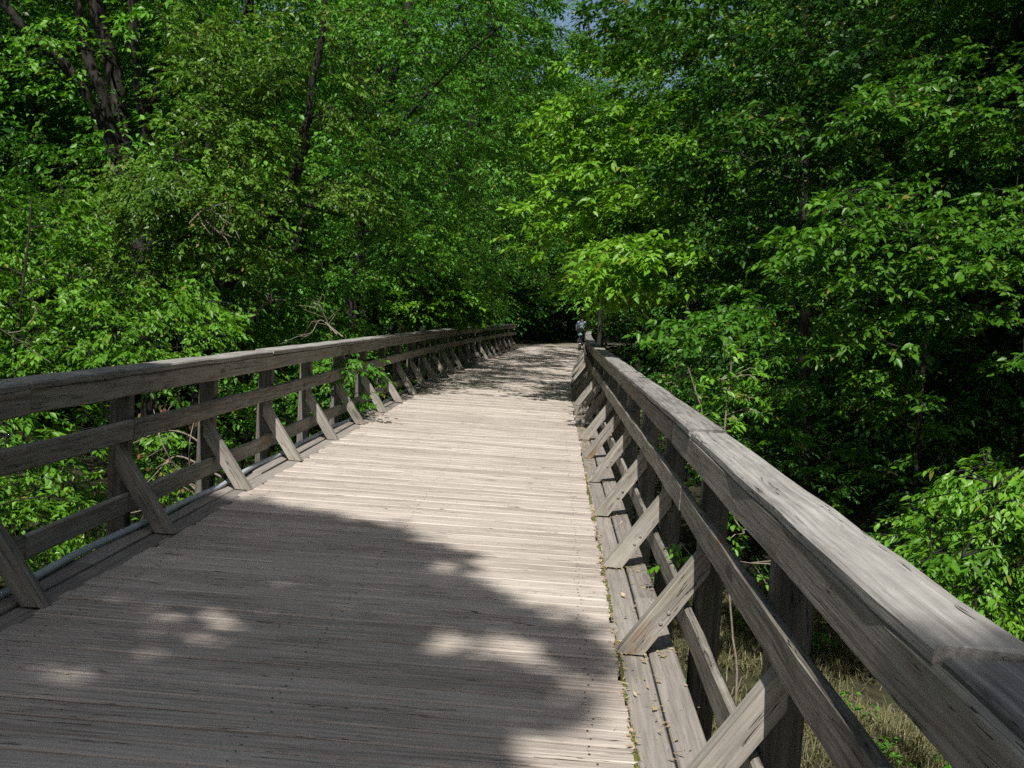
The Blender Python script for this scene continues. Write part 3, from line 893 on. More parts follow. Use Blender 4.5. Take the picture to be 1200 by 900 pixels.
# bright broad-leaved tree at the right of the path
Yr = 20.5; loc = np.array([5.0, Yr, gz(5.0, Yr)])
g = np.random.default_rng(31)
trunks = [((0, 0, -.2), (-.1, .1, 2.5), (-.3, .1, 5.0), (-.6, 0, 8), (-.8, 0, 11))]
trunks = [([(0, 0, -.2), (-.1, .1, 2.5), (-.3, .1, 5.0), (-.6, 0, 8), (-.8, 0, 11)], .17, .04)]
cl = px_clusters(g, 30, (630, 60, 760, 250), (18.5, 22), (.5, .85)) + px_clusters(g, 20, (700, 110, 820, 270), (17, 20.5), (.5, .85)) \
   + px_clusters(g, 10, (680, 290, 760, 340), (18, 20), (.6, .9)) + px_clusters(g, 20, (705, 285, 808, 342), (14, 16.5), (.5, .8)) + px_clusters(g, 10, (620, 230, 720, 300), (18, 21), (.5, .8))
build_tree('broad_leaved_tree', 'sunlit yellow-green tree with layered boughs hanging beside the right railing end', 'tree', GR, tuple(loc), trunks, rel(cl, loc), dict(BROAD, leaf=.14, twigs=40), 31, 'leaf_bright')

# darker tree above it
Yr = 17.5; loc = np.array([8.4, Yr, gz(8.4, Yr)])
g = np.random.default_rng(32)
trunks = [([(0, 0, -.2), (.1, .1, 2.5), (-.2, .1, 5.0), (-.3, 0, 8), (-.3, 0, 12)], .20, .05)]
cl = px_clusters(g, 34, (780, -40, 1010, 160), (12.5, 17), (.5, .9)) + px_clusters(g, 26, (800, 150, 960, 340), (13.5, 17), (.5, .85)) + px_clusters(g, 12, (700, -50, 800, 60), (17, 20), (.6, .9)) + px_clusters(g, 12, (905, -40, 985, 250), (14.5, 17.5), (.5, .8))
build_tree('broad_leaved_tree', 'deep green tree with drooping boughs high above the middle of the right railing', 'tree', GR, tuple(loc), trunks, rel(cl, loc), dict(BROAD, leaf=.11, twigs=40), 32, 'leaf_dark')

# spreading tree at the right edge
Yr = 11.5; loc = np.array([6.6, Yr, gz(6.6, Yr)])
g = np.random.default_rng(33)
trunks = [([(0, 0, -.2), (-.1, .1, 1.8), (-.2, .1, 3.6), (-.1, 0, 6), (0, 0, 8)], .12, .03)]
cl = px_clusters(g, 30, (950, 220, 1230, 345), (9.2, 11.2), (.35, .6)) + px_clusters(g, 16, (980, 340, 1230, 430), (9.6, 11.5), (.3, .5)) + px_clusters(g, 8, (1010, 420, 1090, 480), (10, 11), (.25, .4)) \
   + px_clusters(g, 16, (1010, 60, 1240, 220), (10.5, 13), (.4, .7))
build_tree('broad_leaved_tree', 'spreading tree with sunlit level boughs at the right edge of the picture', 'tree', GR, tuple(loc), trunks, rel(cl, loc), dict(BROAD, leaf=.085, twigs=75, leaves=10, twig_len=.8, fine=True), 33, 'leaf_mid')

# low dark boughs between
Yr = 13.0; loc = np.array([4.6, Yr, gz(4.6, Yr)])
g = np.random.default_rng(34)
cl = px_clusters(g, 9, (775, 365, 890, 400), (9.5, 11), (.28, .42)) + px_clusters(g, 24, (820, 300, 1010, 470), (10.5, 14), (.3, .5)) + px_clusters(g, 16, (880, 440, 1100, 600), (10.5, 14), (.3, .5))
build_tree('understory_tree', 'low tree whose broad-leaved boughs reach over the right railing', 'tree', GR, tuple(loc),
           [([(0, 0, -.2), (.1, .05, 1.2), (-.05, .1, 2.6), (-.1, 0, 4.4)], .07, .02)], rel(cl, loc), dict(BROAD, leaf=.09, twigs=70, leaves=9, twig_len=.75, fine=True), 34, 'leaf_mid')

# tree that shades the near deck: trunk behind the viewpoint, boughs over it
g = np.random.default_rng(35)
targets = []
def tgt(x, y, r, z): targets.append((x+S.x*z/S.z, y+S.y*z/S.z, z, r))
for (x, y, r) in [(-3.7, 8.0, .7), (-2.8, 7.75, .55), (-2.1, 7.5, .5), (-1.5, 7.25, .45), (-1.05, 7.0, .38), (-3.4, 7.0, .7), (-2.5, 6.7, .6), (-1.75, 6.4, .5), (-1.1, 6.25, .45), (-.62, 5.95, .36), (-.28, 5.65, .28),
                  (.02, 5.35, .24), (.18, 5.1, .2), (-3.5, 6.0, .7), (-2.8, 5.75, .55), (-2.1, 5.7, .4), (-1.45, 5.5, .4), (-.8, 5.35, .32), (-3.4, 4.9, .7), (-2.6, 4.9, .45), (-2.2, 4.75, .3), (-1.35, 4.75, .42), (-.85, 4.6, .40),
                  (-.35, 4.55, .34), (-.05, 4.45, .24), (-2.75, 4.1, .5), (-1.5, 4.1, .4), (-1.0, 4.0, .40), (-.5, 3.95, .34), (-3.3, 3.8, .8), (-2.2, 3.5, .6), (-1.4, 3.4, .55), (-.7, 3.2, .45), (-2.8, 2.6, .8), (-1.6, 2.5, .7), (-.6, 2.3, .6), (-2.2, 1.4, .8), (-1.0, 1.4, .8),
                  (-2.35, 5.05, .25), (-2.55, 4.35, .25), (-1.9, 4.35, .12), (-4.7, 7.6, .8), (-4.7, 6.2, .8), (-4.6, 4.8, .8), (-4.5, 3.4, .8), (.85, 2.55, .22), (1.0, 2.15, .35), (.95, 1.5, .45), (1.3, 1.9, .4), (1.1, .7, .6), (1.6, 2.7, .3)]:
    tgt(x, y, r*1.15, g.uniform(11.0, 15.5))
loc = np.array([-5.6, -6.2, gz(-5.6, -6.2)])
build_tree('leafy_tree', 'tree behind the viewpoint on the left whose boughs shade the near planks', 'tree', GB, tuple(loc),
           [([(0, 0, -.2), (.1, -.4, 4), (.5, -.6, 9), (1.0, -.6, 14), (1.2, -.6, 18)], .26, .05)], rel(targets, loc), dict(FINE, leaf=.12, twigs=360, leaves=13, lift=.3, twig_len=.7, twig_show=.05), 35, 'leaf_mid')

# added high-crowned tree: unseen crown shaped above the picture to shade the right bank
g = np.random.default_rng(36); loc = np.array([8.6, 7.2, gz(8.6, 7.2)])
cl = []
while len(cl) < 95:
    x, y, z = g.uniform(2.4, 10.5), g.uniform(4.5, 14), g.uniform(8.5, 15)
    if x < 5.2 and y < 8.2: continue
    if x < 3.6 and y > 11: continue
    if z < 1.65+.36*y+1.5: continue
    cl.append((x, y, z, g.uniform(.6, 1.05)))
build_tree('leafy_tree', 'high-crowned tree added beside the viewpoint, its unseen crown shading the right bank', 'tree', GB, tuple(loc),
           [([(0, 0, -.2), (.1, .1, 4), (-.2, .3, 8), (-.5, .8, 12), (-.8, 1.0, 16)], .24, .05)], rel(cl, loc), dict(FINE, leaf=.12, twigs=60, leaves=12, twig_show=.05), 36, 'leaf_mid')
# dark trunk just outside the bend of the right railing
Yk = 40.0; b0 = at(704, 405, Yk); loc = np.array([b0[0], Yk, gz(b0[0], Yk)])
g = np.random.default_rng(37)
cl = px_clusters(g, 16, (690, 300, 800, 385), (38, 42), (.6, .9)) + px_clusters(g, 22, (650, 180, 800, 310), (38, 42), (.7, 1.0))
build_tree('leafy_tree', 'tree with a straight dark trunk just right of the bend in the right railing', 'tree', GR, tuple(loc),
           [(relp([(b0[0], Yk, loc[2]-.2), at(703, 370, Yk), at(706, 300, Yk), at(712, 200, Yk)], loc), .10, .04)], rel(cl, loc), dict(BROAD, leaf=.13), 37, 'leaf_dark')

# ---- shrubs
def bush_proto(label, loc, K, rx, h, spec, seed, mat, group):
    g = np.random.default_rng(seed+500)
    cl = []
    for _ in range(K):
        a = g.random()*6.28; f = g.random()**.5
        cl.append((rx*f*math.cos(a), rx*f*math.sin(a), h*(.18+.8*g.random()*(1-.5*f*f)), g.uniform(.3, .5)))
    tr = []
    for _ in range(5):
        a = g.random()*6.28
        tr.append(([(0, 0, -.1), (.25*rx*math.cos(a), .25*rx*math.sin(a), h*.4), (.6*rx*math.cos(a), .6*rx*math.sin(a), h*.85)], .025, .008))
    return build_tree('shrub', label, 'shrub', group, loc, tr, cl, spec, seed, mat, 'bark', ('stem', 'foliage'))
GSL, GSR = 'shrubs below the left railing', 'shrubs on the right bank'
def on(x, y): return (x, y, gz(x, y))
b1 = bush_proto('leafy shrub filling the gap under the nearest bay of the left railing', on(-5.4, 8.8), 26, 1.3, 3.0, BUSH, 41, 'leaf_yellow', GSL)
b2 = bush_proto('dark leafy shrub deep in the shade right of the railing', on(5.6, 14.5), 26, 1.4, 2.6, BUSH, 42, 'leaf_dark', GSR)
for p, lab, x, y, rz, s, grp in [
    (b1, 'yellow-green shrub at the far left behind the railing, level with the cap', -7.8, 12.5, 1.2, 1.35, GSL),
    (b1, 'yellow-green shrub behind the second bay of the left railing', -5.3, 12.2, 2.7, .95, GSL),
    (b1, 'leafy shrub at the left edge rising above the railing', -9.3, 16.0, 4.1, 1.6, GSL),
    (b1, 'leafy shrub beside the foot of the leaning trunk', -5.4, 16.5, 5.2, 1.1, GSL),
    (b2, 'deep green shrub behind the middle of the left railing', -5.0, 21.5, .8, 1.25, GSL),
    (b1, 'shrub behind the left railing under the arching tree', -4.9, 27.5, 3.4, 1.1, GSL),
    (b2, 'deep green shrub behind the far part of the left railing', -5.0, 34.0, 2.0, 1.3, GSL),
    (b2, 'dark shrub at the left end of the bridge', -4.2, 50.5, 4.5, 1.0, GSL),
    (b2, 'dark shrub left of the path where the bridge ends', -3.6, 60.5, 5.4, 1.1, GSL),
    (b2, 'dark shrub beyond the sunlit one at the lower right', 7.6, 11.0, 1.5, 1.0, GSR),
    (b2, 'shaded shrub under the spreading boughs at the right edge', 9.5, 15.5, 3.0, 1.3, GSR),
    (b2, 'shaded shrub behind the saplings beside the right railing', 3.6, 18.0, 4.4, 1.1, GSR),
    (b2, 'shaded shrub below the bright tree right of the railing end', 3.4, 26.0, 5.8, 1.2, GSR),
    (b2, 'shaded shrub far along the right railing', 3.6, 35.0, 2.3, 1.2, GSR),
    (b2, 'dark shrub on the bank in the deepest shade of the right wood', 8.0, 20.0, 5.0, 1.3, GSR),
]:
    copy_tree(p, lab, on(x, y), rz, s, grp)

# thicket along the left railing
g = np.random.default_rng(44); loc = np.array([-7.2, 12.6, gz(-7.2, 12.6)])
cl = px_clusters(g, 34, (-20, 330, 250, 430), (11.5, 14.5), (.35, .6)) + px_clusters(g, 16, (-30, 230, 120, 340), (12.5, 15), (.45, .7)) + px_clusters(g, 16, (-20, 440, 200, 600), (10.5, 13.5), (.3, .5))
build_tree('thicket', 'thicket of sunlit yellow-green sprays crowding the near left railing', 'shrub', GSL, tuple(loc),
           [([(0, 0, -.1), (.2, 0, 1.5), (.5, -.1, 3.0), (.6, 0, 5)], .04, .01), ([(0, 0, -.1), (-.5, .1, 1.5), (-1.2, .2, 3.2)], .035, .01), ([(0, 0, -.1), (.9, -.3, 1.2), (1.6, -.4, 2.2)], .03, .01)], rel(cl, loc),
           dict(FINE, leaf=.085, twigs=75, leaves=11, twig_len=.8), 44, 'leaf_yellow', 'bark', ('stem', 'foliage'))
g = np.random.default_rng(45); loc = np.array([-5.9, 19.0, gz(-5.9, 19.0)])
cl = px_clusters(g, 40, (250, 300, 440, 415), (16.5, 20), (.4, .7)) + px_clusters(g, 12, (200, 420, 420, 480), (14, 18), (.4, .6))
build_tree('thicket', 'thicket of deep green sprays behind the middle bays of the left railing', 'shrub', GSL, tuple(loc),
           [([(0, 0, -.1), (.2, 0, 1.5), (.3, -.1, 3.0), (.4, 0, 4.5)], .04, .01), ([(0, 0, -.1), (-.5, .1, 1.5), (-1.2, .2, 3.2)], .035, .01)], rel(cl, loc),
           dict(FINE, leaf=.085, twigs=60, leaves=11, twig_len=.8), 45, 'leaf_mid', 'bark', ('stem', 'foliage'))

# sunlit shrub at the lower right
g = np.random.default_rng(43); loc = np.array([3.95, 6.6, gz(3.95, 6.6)])
cl = px_clusters(g, 26, (1085, 560, 1215, 760), (5.6, 6.8), (.22, .36)) + px_clusters(g, 10, (1060, 640, 1190, 760), (5.2, 6.0), (.2, .3)) + px_clusters(g, 10, (1040, 600, 1110, 700), (6.2, 7.6), (.15, .25)) + px_clusters(g, 8, (1150, 540, 1230, 620), (6.5, 8), (.2, .3))
build_tree('shrub', 'bright sunlit shrub just outside the near end of the right railing', 'shrub', GSR, tuple(loc),
           [([(0, 0, -.1), (-.1, 0, .9), (-.3, -.1, 1.7), (-.35, -.1, 2.4)], .022, .006), ([(0, 0, -.1), (.1, .1, 1.0), (.3, .1, 2.0)], .02, .006)], rel(cl, loc),
           dict(BUSH, leaf=.056, twigs=210, leaves=11, twig_len=.62, fine=True, aspect=.42, hang=-.5), 43, 'leaf_yellow', 'bark', ('stem', 'foliage'))

# slender saplings outside the right railing
def sapling(label, stem_px, Y, cl_px, seed, leaf=.06):
    g = np.random.default_rng(seed)
    p0 = at(*stem_px[0], Y); loc = np.array([p0[0], Y, gz(p0[0], Y)])
    pts = [(0, 0, -.1)]+relp([at(a, b, Y+g.normal(0, .06)) for a, b in stem_px], loc)
    cl = [(*at(a, b, Y+g.normal(0, .12)), r) for a, b, r in cl_px]
    build_tree('sapling', label, 'sapling', 'saplings beside the right railing', tuple(loc), [(pts, .010, .003)], rel(cl, loc),
               dict(BUSH, leaf=leaf, twigs=150, leaves=7, twig_len=.5, fine=True, hang=-.4, limb=.25, thick=.4), seed, 'leaf_yellow', 'twig', ('stem', 'foliage'))
sapling('slender sapling standing tallest over the right railing cap', [(842, 700), (846, 560), (851, 480), (857, 430), (853, 395)], 8.0,
        [(845, 445, .14), (870, 440, .15), (885, 432, .13), (860, 490, .10), (850, 500, .10), (875, 465, .10), (855, 405, .15), (880, 480, .08)], 51)
sapling('thin leafy shoot rising left of the tallest sapling behind the cap', [(830, 560), (824, 490), (814, 455), (806, 430)], 9.0,
        [(808, 432, .08), (815, 452, .11), (822, 470, .12), (832, 484, .10), (818, 480, .09)], 52)
sapling('short shoot peeping over the cap near the railing bend', [(792, 520), (789, 470), (783, 440)], 10.0, [(786, 448, .10), (784, 440, .07)], 53)
sapling('leafy shoot seen through the railing under the middle rail', [(862, 830), (858, 740), (850, 650), (838, 590)], 6.4,
        [(845, 620, .10), (872, 625, .12), (880, 660, .14), (868, 690, .12), (850, 650, .10), (820, 545, .10), (828, 560, .10), (800, 640, .10), (790, 655, .09)], 54, .05)

# bare dead branches
def bare(name, label, lines, Y, dead=0, seed=60, r0=.012, depth=.5):
    g = np.random.default_rng(seed); tb = Tubes()
    loc = at(*lines[0][0], Y); tips = []
    for ln in lines:
        pts = [at(a, b, Y+g.normal(0, depth*.3))-loc for a, b in ln]
        P = smooth_path(pts, len(pts)*4); tb.add(P, np.linspace(r0, r0*.3, len(P)), 5)
        for _ in range(4):
            i = g.integers(2, len(P)-1); d = P[i]-P[i-1]; d /= np.linalg.norm(d); d += g.normal(0, .6, 3); d /= np.linalg.norm(d)
            L = g.uniform(.15, .45); e = P[i]+d*L; tb.add([P[i], P[i]+d*L*.5+g.normal(0, .03, 3), e], [r0*.45, r0*.35, r0*.2], 4); tips.append(e)
    root = empty(name, tuple(loc)); tag(root, label, 'branch', 'bare branches behind the left railing')
    link('twigs', tb.mesh('twigs', M['twig']), root)
    if dead:
        T = np.array(tips); n = dead
        P = T[g.integers(0, len(T), n)]+g.normal(0, .05, (n, 3))
        A = g.normal(0, 1, (n, 3)); A[:, 2] -= 1; A /= np.linalg.norm(A, axis=1)[:, None]
        W = np.cross(A, g.normal(0, 1, (n, 3))); W /= np.linalg.norm(W, axis=1)[:, None]
        l = g.uniform(.04, .07, n)
        V = np.stack([P, P+A*l[:, None]*.45+W*l[:, None]*.3, P+A*l[:, None], P+A*l[:, None]*.45-W*l[:, None]*.3], 1).reshape(-1, 3)
        link('dead_leaves', mesh_np('dead_leaves', V, np.arange(4*n).reshape(-1, 4), M['dead_leaf'], g.random(n)), root)
bare('dead_branch', 'pale bare twigs with withered reddish leaves behind the second bay of the left railing',
     [[(262, 560), (235, 520), (205, 505), (175, 510)], [(262, 560), (228, 548), (200, 570), (160, 600), (80, 605)], [(250, 590), (215, 560), (190, 520), (180, 480)], [(240, 600), (225, 570), (222, 520), (232, 480)], [(235, 545), (205, 535), (178, 560)]], 9.3, 70, 61)
bare('dead_branch', 'pale broken branch dangling among the sprays of the leaning tree', [[(222, 262), (240, 245), (252, 250), (262, 265)], [(252, 240), (244, 255), (232, 285)], [(268, 240), (266, 258), (260, 262)], [(240, 258), (256, 272)]], 13.9, 0, 62, .016)
bare('dead_branch', 'bare twigs lying over the left railing cap near the leaning tree', [[(402, 395), (385, 380), (372, 362), (350, 358)], [(395, 392), (376, 375), (365, 390), (352, 398)], [(388, 388), (372, 350)]], 14.0, 0, 63, .010)
bare('dead_branch', 'bare grey branch hanging left of the leaning trunk foot', [[(290, 375), (305, 362), (318, 352), (335, 352)], [(305, 362), (296, 372), (293, 380)]], 15.5, 0, 64, .03)
bare('dead_branch', 'thin bare twigs at the far left edge just above the railing cap', [[(-10, 380), (15, 395), (40, 412), (60, 425)], [(10, 390), (30, 385), (45, 360)]], 11.0, 0, 65, .007)

# ---- grass below the bridge
def grass(name, label, n, xr, yr, hr, mat, seed, clump=.25, wr=(.003, .007)):
    g = np.random.default_rng(seed)
    nc = n//18
    cx, cy = g.uniform(*xr, nc*2), g.uniform(*yr, nc*2)
    ok = (np.sin(cx*2.3+cy*1.1)+np.sin(cy*2.7-cx*.7)+g.normal(0, .5, nc*2)) > -.35
    cx, cy = cx[ok], cy[ok]; nc = len(cx)
    i = g.integers(0, nc, n)
    x, y = cx[i]+g.normal(0, clump, n), cy[i]+g.normal(0, clump, n)
    z = np.array([ground_z(a, b) for a, b in zip(x, y)])
    h = g.uniform(*hr, n)*(.6+.8*g.random(nc)[i]); a = g.random(n)*6.28; ln = g.uniform(.3, 2.2, n)*h
    w_ = g.uniform(*wr, n)
    dx, dy = np.cos(a), np.sin(a)
    P = np.stack([x, y, z-.03], 1)
    s = np.stack([-dy, dx, np.zeros(n)], 1)*w_[:, None]
    m1 = P+np.stack([dx*ln*.35, dy*ln*.35, h*.65], 1)
    tip = P+np.stack([dx*ln, dy*ln, h*np.clip(1.0-.38*ln/h, .12, 1)], 1)
    V = np.stack([P-s, P+s, m1+s*.8, m1-s*.8, tip], 1).reshape(-1, 3)
    q = np.arange(n)[:, None]*5
    F = np.stack([q+[0, 1, 2], q+[0, 2, 3], q+[3, 2, 4]], 1).reshape(-1, 3)
    tag(link(name, mesh_np(name, V, F, M[mat], np.repeat(g.random(n), 3))), label, 'grass', kind='stuff')
grass('dry_grass', 'dry straw-coloured grass on the ground below the right railing', 76000, (1.0, 7.0), (3.5, 16.0), (.08, .24), 'straw', 71, .22)
grass('green_grass', 'short green grass on the bank below the left railing', 16000, (-10, -3.6), (7.0, 20.0), (.12, .4), 'grass', 72)

def undergrowth():
    g = np.random.default_rng(73); cl = []
    for _ in range(280):
        x, y = g.uniform(1.2, 9.5), g.uniform(3.2, 20)
        if math.sin(x*1.9+.5)+math.sin(y*1.4)+g.normal(0, .6) < .1 and x < 4.5: continue
        cl.append((x, y, ground_z(x, y)+g.uniform(.08, .35), g.uniform(.12, .3)))
    for _ in range(260):
        x, y = g.uniform(-11, -3.4), g.uniform(5, 22)
        cl.append((x, y, ground_z(x, y)+g.uniform(.08, .4), g.uniform(.15, .35)))
    tb = Tubes(); C = np.array(cl)
    V, F, rn = leaves_for(cl, C[:, :3]-[0, 0, .4], dict(leaf=.06, aspect=.55, twigs=170, leaves=6, twig_len=.5, twig_show=0, hang=0.0, thick=.3), g, tb)
    tag(link('undergrowth', mesh_np('undergrowth', V, F, M['leaf_mid'], rn)), 'low leafy weeds on the ground below the railings', 'undergrowth', kind='stuff')
undergrowth()

# ---- the wood beyond: one mass
def woodland():
    g = np.random.default_rng(81); pts, rot, scl, idx = [], [], [], []
    def put(x, y, s, i):
        pts.append((x, y, ground_z(x, y)-.1)); rot.append(g.random()*6.28); scl.append(s); idx.append(i)
    for _ in range(2000):
        if len(pts) >= 135: break
        y = g.uniform(24, 115); x = g.uniform(-.6*y-8, .6*y+9)
        c = shift(min(y, 85))-1.07
        if abs(x-c) < 6.5 and y < 80: continue
        if y < 42 and abs(x-c) < 9.5: continue
        if any((x-p[0])**2+(y-p[1])**2 < 4.3**2 for p in pts): continue
        put(x, y, g.uniform(1.25, 1.8), int(g.integers(0, 3)))
    behind = 0  # more of the wood, unseen behind the viewpoint, added to cut sky light
    for _ in range(1500):
        if behind >= 30: break
        x, y = g.uniform(-34, 34), g.uniform(-34, 12)
        if abs(x+1) < 13.5 and y > -19: continue
        if abs(x+1) < 4.5: continue
        if any((x-p[0])**2+(y-p[1])**2 < 4.0**2 for p in pts): continue
        put(x, y, g.uniform(1.1, 1.4), int(g.integers(0, 3))); behind += 1
    me = bpy.data.meshes.new('woodland'); me.from_pydata(pts, [], [])
    for nm, typ, val in (('rot', 'FLOAT', rot), ('scl', 'FLOAT', scl), ('idx', 'FLOAT', idx)):
        a = me.attributes.new(nm, typ, 'POINT'); a.data.foreach_set('value', np.array(val, dtype=np.float32))
    o = link('woodland', me); tag(o, 'dense green wood massed behind the nearer trees', 'woodland', kind='stuff')
    gn = bpy.data.node_groups.new('woodland_scatter', 'GeometryNodeTree')
    gn.interface.new_socket('Geometry', in_out='INPUT', socket_type='NodeSocketGeometry')
    gn.interface.new_socket('Geometry', in_out='OUTPUT', socket_type='NodeSocketGeometry')
    N = gn.nodes; L = gn.links
    gi = N.new('NodeGroupInput'); go = N.new('NodeGroupOutput'); jn = N.new('GeometryNodeJoinGeometry')
    def attr(nm):
        a = N.new('GeometryNodeInputNamedAttribute'); a.data_type = 'FLOAT'; a.inputs['Name'].default_value = nm
        return a.outputs['Attribute']
    cx = N.new('ShaderNodeCombineXYZ'); L.new(attr('rot'), cx.inputs[2])
    for i, tree in enumerate((treeA, treeB, treeC)):
        for ch in tree.children:
            oi = N.new('GeometryNodeObjectInfo'); oi.inputs['Object'].default_value = ch; oi.transform_space = 'ORIGINAL'
            ip = N.new('GeometryNodeInstanceOnPoints')
            cmp_ = N.new('FunctionNodeCompare'); cmp_.data_type = 'FLOAT'; cmp_.operation = 'EQUAL'
            cmp_.inputs['Epsilon'].default_value = .1; cmp_.inputs['B'].default_value = i
            L.new(attr('idx'), cmp_.inputs['A'])
            L.new(gi.outputs[0], ip.inputs['Points']); L.new(oi.outputs['Geometry'], ip.inputs['Instance'])
            L.new(cmp_.outputs[0], ip.inputs['Selection'])
            L.new(cx.outputs[0], ip.inputs['Rotation']); L.new(attr('scl'), ip.inputs['Scale'])
            L.new(ip.outputs[0], jn.inputs[0])
    L.new(jn.outputs[0], go.inputs[0])
    md = o.modifiers.new('scatter', 'NODES'); md.node_group = gn
woodland()

# ------------------------------------------------------------------ cyclist at the far end
def skin_mesh(name, verts, edges, radii, mat, sub=1, root=0):
    me = bpy.data.meshes.new(name+'_skel'); me.from_pydata([tuple(v) for v in verts], edges, []); me.update()
    o = bpy.data.objects.new(name+'_skel', me); COL.objects.link(o)
    sk = o.modifiers.new('skin', 'SKIN'); o.modifiers.new('sub', 'SUBSURF').levels = sub
    for i, r in enumerate(radii):
        me.skin_vertices[0].data[i].radius = (r, r) if not isinstance(r, tuple) else r
        me.skin_vertices[0].data[i].use_root = (i == root)
    dg = bpy.context.evaluated_depsgraph_get()
    out = bpy.data.meshes.new_from_object(o.evaluated_get(dg)); out.name = name
    bpy.data.objects.remove(o); out.materials.clear(); out.materials.append(mat)
    for p in out.polygons: p.use_smooth = True
    return out

def torus(name, R_, r_, mat, n=32, k=8):
    V, F = [], []
    for i in range(n):
        a = 2*math.pi*i/n
        for j in range(k):
            b = 2*math.pi*j/k; q = R_+r_*math.cos(b)
            V.append((r_*math.sin(b), q*math.cos(a), q*math.sin(a)))
    for i in range(n):
        for j in range(k):
            F.append((i*k+j, ((i+1) % n)*k+j, ((i+1) % n)*k+(j+1) % k, i*k+(j+1) % k))
    return mesh_py(name, V, F, mat, True)

def ellipsoid(name, rx, ry, rz, mat, n=14, k=9, zmin=-1.0):
    V, F = [], []
    for i in range(k+1):
        t = math.pi*i/k; z = max(math.cos(t), zmin)
        for j in range(n):
            a = 2*math.pi*j/n; V.append((rx*math.sin(t)*math.cos(a), ry*math.sin(t)*math.sin(a), rz*z))
    for i in range(k):
        for j in range(n):
            F.append((i*n+j, (i+1)*n+j, (i+1)*n+(j+1) % n, i*n+(j+1) % n))
    return mesh_py(name, V, F, mat, True)

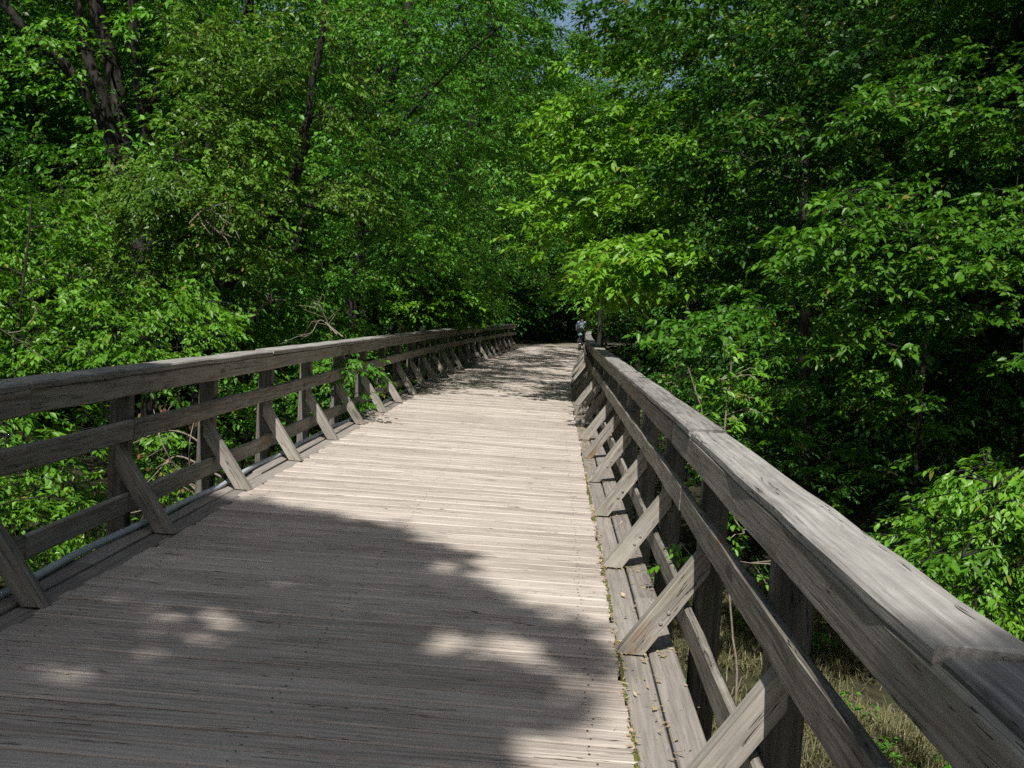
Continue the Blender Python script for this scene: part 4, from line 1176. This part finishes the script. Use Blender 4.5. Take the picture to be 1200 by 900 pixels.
def cyclist(x, y, rz):
    bike = empty('bicycle', (x, y, .004)); bike.rotation_euler = (0, 0, rz)
    tag(bike, 'bicycle ridden away along the far deck, teal bag under its saddle', 'bicycle')
    rw = .33
    for wy in (-.50, .52):
        wh = empty('wheel', (0, wy, rw+.012), bike)
        link('tyre', torus('tyre', rw-.005, .017, M['rubber']), wh)
        link('rim', torus('rim', rw-.03, .011, M['steel']), wh)
        tb = Tubes()
        for i in range(16):
            a = i*math.pi/8
            tb.add([((-1)**i*.03, 0, 0), (0, (rw-.03)*math.cos(a), (rw-.03)*math.sin(a))], [.0022, .0022], 4)
        tb.add([(-.05, 0, 0), (.05, 0, 0)], [.02, .02], 8)
        link('spokes', tb.mesh('spokes', M['steel']), wh)
    tb = Tubes()
    bb = (0, -.06, .29); seat = (0, -.22, .86); head = (0, .36, .86); headb = (0, .39, .70); ra = (0, -.50, .342); fa = (0, .52, .342)
    for p, q, r in ((bb, seat, .016), ((0, -.20, .80), head, .016), (bb, headb, .019), (head, headb, .02)): tb.add([p, q], [r, r], 8)
    for s in (-.05, .05):
        tb.add([bb, (s, ra[1], ra[2])], [.01, .008], 6); tb.add([(0, -.20, .80), (s, ra[1], ra[2])], [.009, .007], 6)
        tb.add([headb, (s, .40, .66), (s, fa[1], fa[2])], [.014, .013, .009], 6)
    link('frame', tb.mesh('frame', M['frame']), bike)
    tb = Tubes(); tb.add([head, (0, .36, .93), (0, .43, .96)], [.014]*3, 8); tb.add([(-.29, .40, .965), (-.12, .44, .96), (.12, .44, .96), (.29, .40, .965)], [.012]*4, 8)
    link('handlebar', tb.mesh('handlebar', M['frame']), bike)
    tb = Tubes(); tb.add([(-.06, bb[1], bb[2]), (.06, bb[1], bb[2])], [.02, .02], 8)
    for s, dz in ((1, -.165), (-1, .165)):
        tb.add([(s*.06, bb[1], bb[2]), (s*.075, bb[1]+.03, bb[2]+dz)], [.011, .009], 6); tb.add([(s*.075, bb[1]+.03, bb[2]+dz), (s*.17, bb[1]+.03, bb[2]+dz)], [.018, .018], 6)
    link('crank', tb.mesh('crank', M['steel']), bike)
    V = []; F = []
    for i, (yy, hw, z0) in enumerate(((-.36, .075, .885), (-.30, .085, .895), (-.20, .05, .885), (-.08, .022, .875))):
        V += [(-hw, yy, z0-.02), (-hw*.8, yy, z0+.012), (hw*.8, yy, z0+.012), (hw, yy, z0-.02)]
    for i in range(3):
        for j in range(4): F.append((i*4+j, i*4+(j+1) % 4, i*4+4+(j+1) % 4, i*4+4+j))
    F += [(3, 2, 1, 0), (12, 13, 14, 15)]
    link('saddle', mesh_py('saddle', V, F, M['rubber']), bike)
    b = link('saddle_bag', ellipsoid('saddle_bag', .12, .10, .085, M['teal']), bike, (0, -.43, .78))
    # rider
    pr = empty('person', (x, y, .004)); pr.rotation_euler = (0, 0, rz)
    tag(pr, 'cyclist in a white jersey and navy tights riding away, bent over the handlebar', 'person')
    v = [(0, -.22, .97), (0, -.14, 1.10), (0, .02, 1.27), (0, .16, 1.38), (0, .24, 1.44), (0, .30, 1.52), (0, .33, 1.60)]
    e = [(i, i+1) for i in range(6)]; rd = [(.16, .13), (.15, .12), (.165, .12), (.15, .10), .055, .085, .08]
    def chain(start, pts, rs):
        prev = start
        for p, r in zip(pts, rs):
            v.append(p); rd.append(r); e.append((prev, len(v)-1)); prev = len(v)-1
        return prev
    for s in (-1, 1):
        w_ = chain(3, [(s*.18, .17, 1.37), (s*.25, .27, 1.20), (s*.265, .36, 1.03)], [.06, .047, .033])
        w_ = chain(w_, [(s*.265, .40, .99)], [.034])
        for k in range(4): chain(w_, [(s*(.235+.022*k), .435, .985), (s*(.235+.022*k), .44, .955)], [.010, .009])
        chain(w_, [(s*.225, .395, .965)], [.011])
        foot_z = .125 if s > 0 else .455
        kn = (s*.12, .22, .58) if s > 0 else (s*.13, .28, .80)
        chain(0, [(s*.10, -.19, .93), kn, (s*.115, -.06 if s > 0 else -.03, foot_z+.09), (s*.115, .04, foot_z+.04)], [.085, .058, .036, .03])
    body = link('body', skin_mesh('body', v, e, rd, M['skin']), pr)
    # jersey
    jv = [(0, -.20, 1.01), (0, -.12, 1.12), (0, .02, 1.28), (0, .16, 1.39), (0, .21, 1.43)]; je = [(0, 1), (1, 2), (2, 3), (3, 4)]; jr = [(.18, .15), (.178, .145), (.19, .145), (.172, .125), (.08, .08)]
    for s in (-1, 1):
        jv += [(s*.18, .17, 1.375), (s*.25, .27, 1.20), (s*.265, .35, 1.05)]; n = len(jv); je += [(3, n-3), (n-3, n-2), (n-2, n-1)]; jr += [.075, .06, .043]
    link('jersey', skin_mesh('jersey', jv, je, jr, M['jersey']), pr)
    sv = [(0, -.23, .97), (0, -.19, 1.03)]; se = [(0, 1)]; sr = [(.185, .15), (.17, .14)]
    for s in (-1, 1):
        kn = (s*.12, .22, .58) if s > 0 else (s*.13, .28, .80)
        sv += [(s*.10, -.19, .93), kn, (s*.115, -.06 if s > 0 else -.03, (.125 if s > 0 else .455)+.12)]; n = len(sv); se += [(0, n-3), (n-3, n-2), (n-2, n-1)]; sr += [.10, .068, .045]
    link('tights', skin_mesh('tights', sv, se, sr, M['navy']), pr)
    for s in (-1, 1):
        fz = .125 if s > 0 else .455
        link('shoe', skin_mesh('shoe', [(s*.115, -.10, fz+.055), (s*.115, 0, fz+.045), (s*.118, .12, fz+.03)], [(0, 1), (1, 2)], [(.036, .045), (.04, .04), (.03, .025)], M['shoe']), pr)
    hl = link('helmet', ellipsoid('helmet', .105, .135, .095, M['helmet'], zmin=-.35), pr, (0, .335, 1.625)); hl.rotation_euler = (R(-12), 0, 0)
    link('hair', ellipsoid('hair', .084, .088, .09, M['hair']), pr, (0, .318, 1.575))
    # face: nose, eyes, ears
    for s in (-1, 1):
        link('ear', ellipsoid('ear', .012, .022, .03, M['skin'], 8, 6), pr, (s*.088, .33, 1.56))
        link('eye', ellipsoid('eye', .012, .008, .009, M['helmet'], 8, 6), pr, (s*.03, .408, 1.575))
    link('nose', ellipsoid('nose', .014, .022, .022, M['skin'], 8, 6), pr, (0, .415, 1.55))
    link('mouth', ellipsoid('mouth', .024, .006, .006, M['dead_leaf'], 8, 6), pr, (0, .40, 1.515))
cyclist(1.02, 51.5, -(shift(52)-shift(51)))
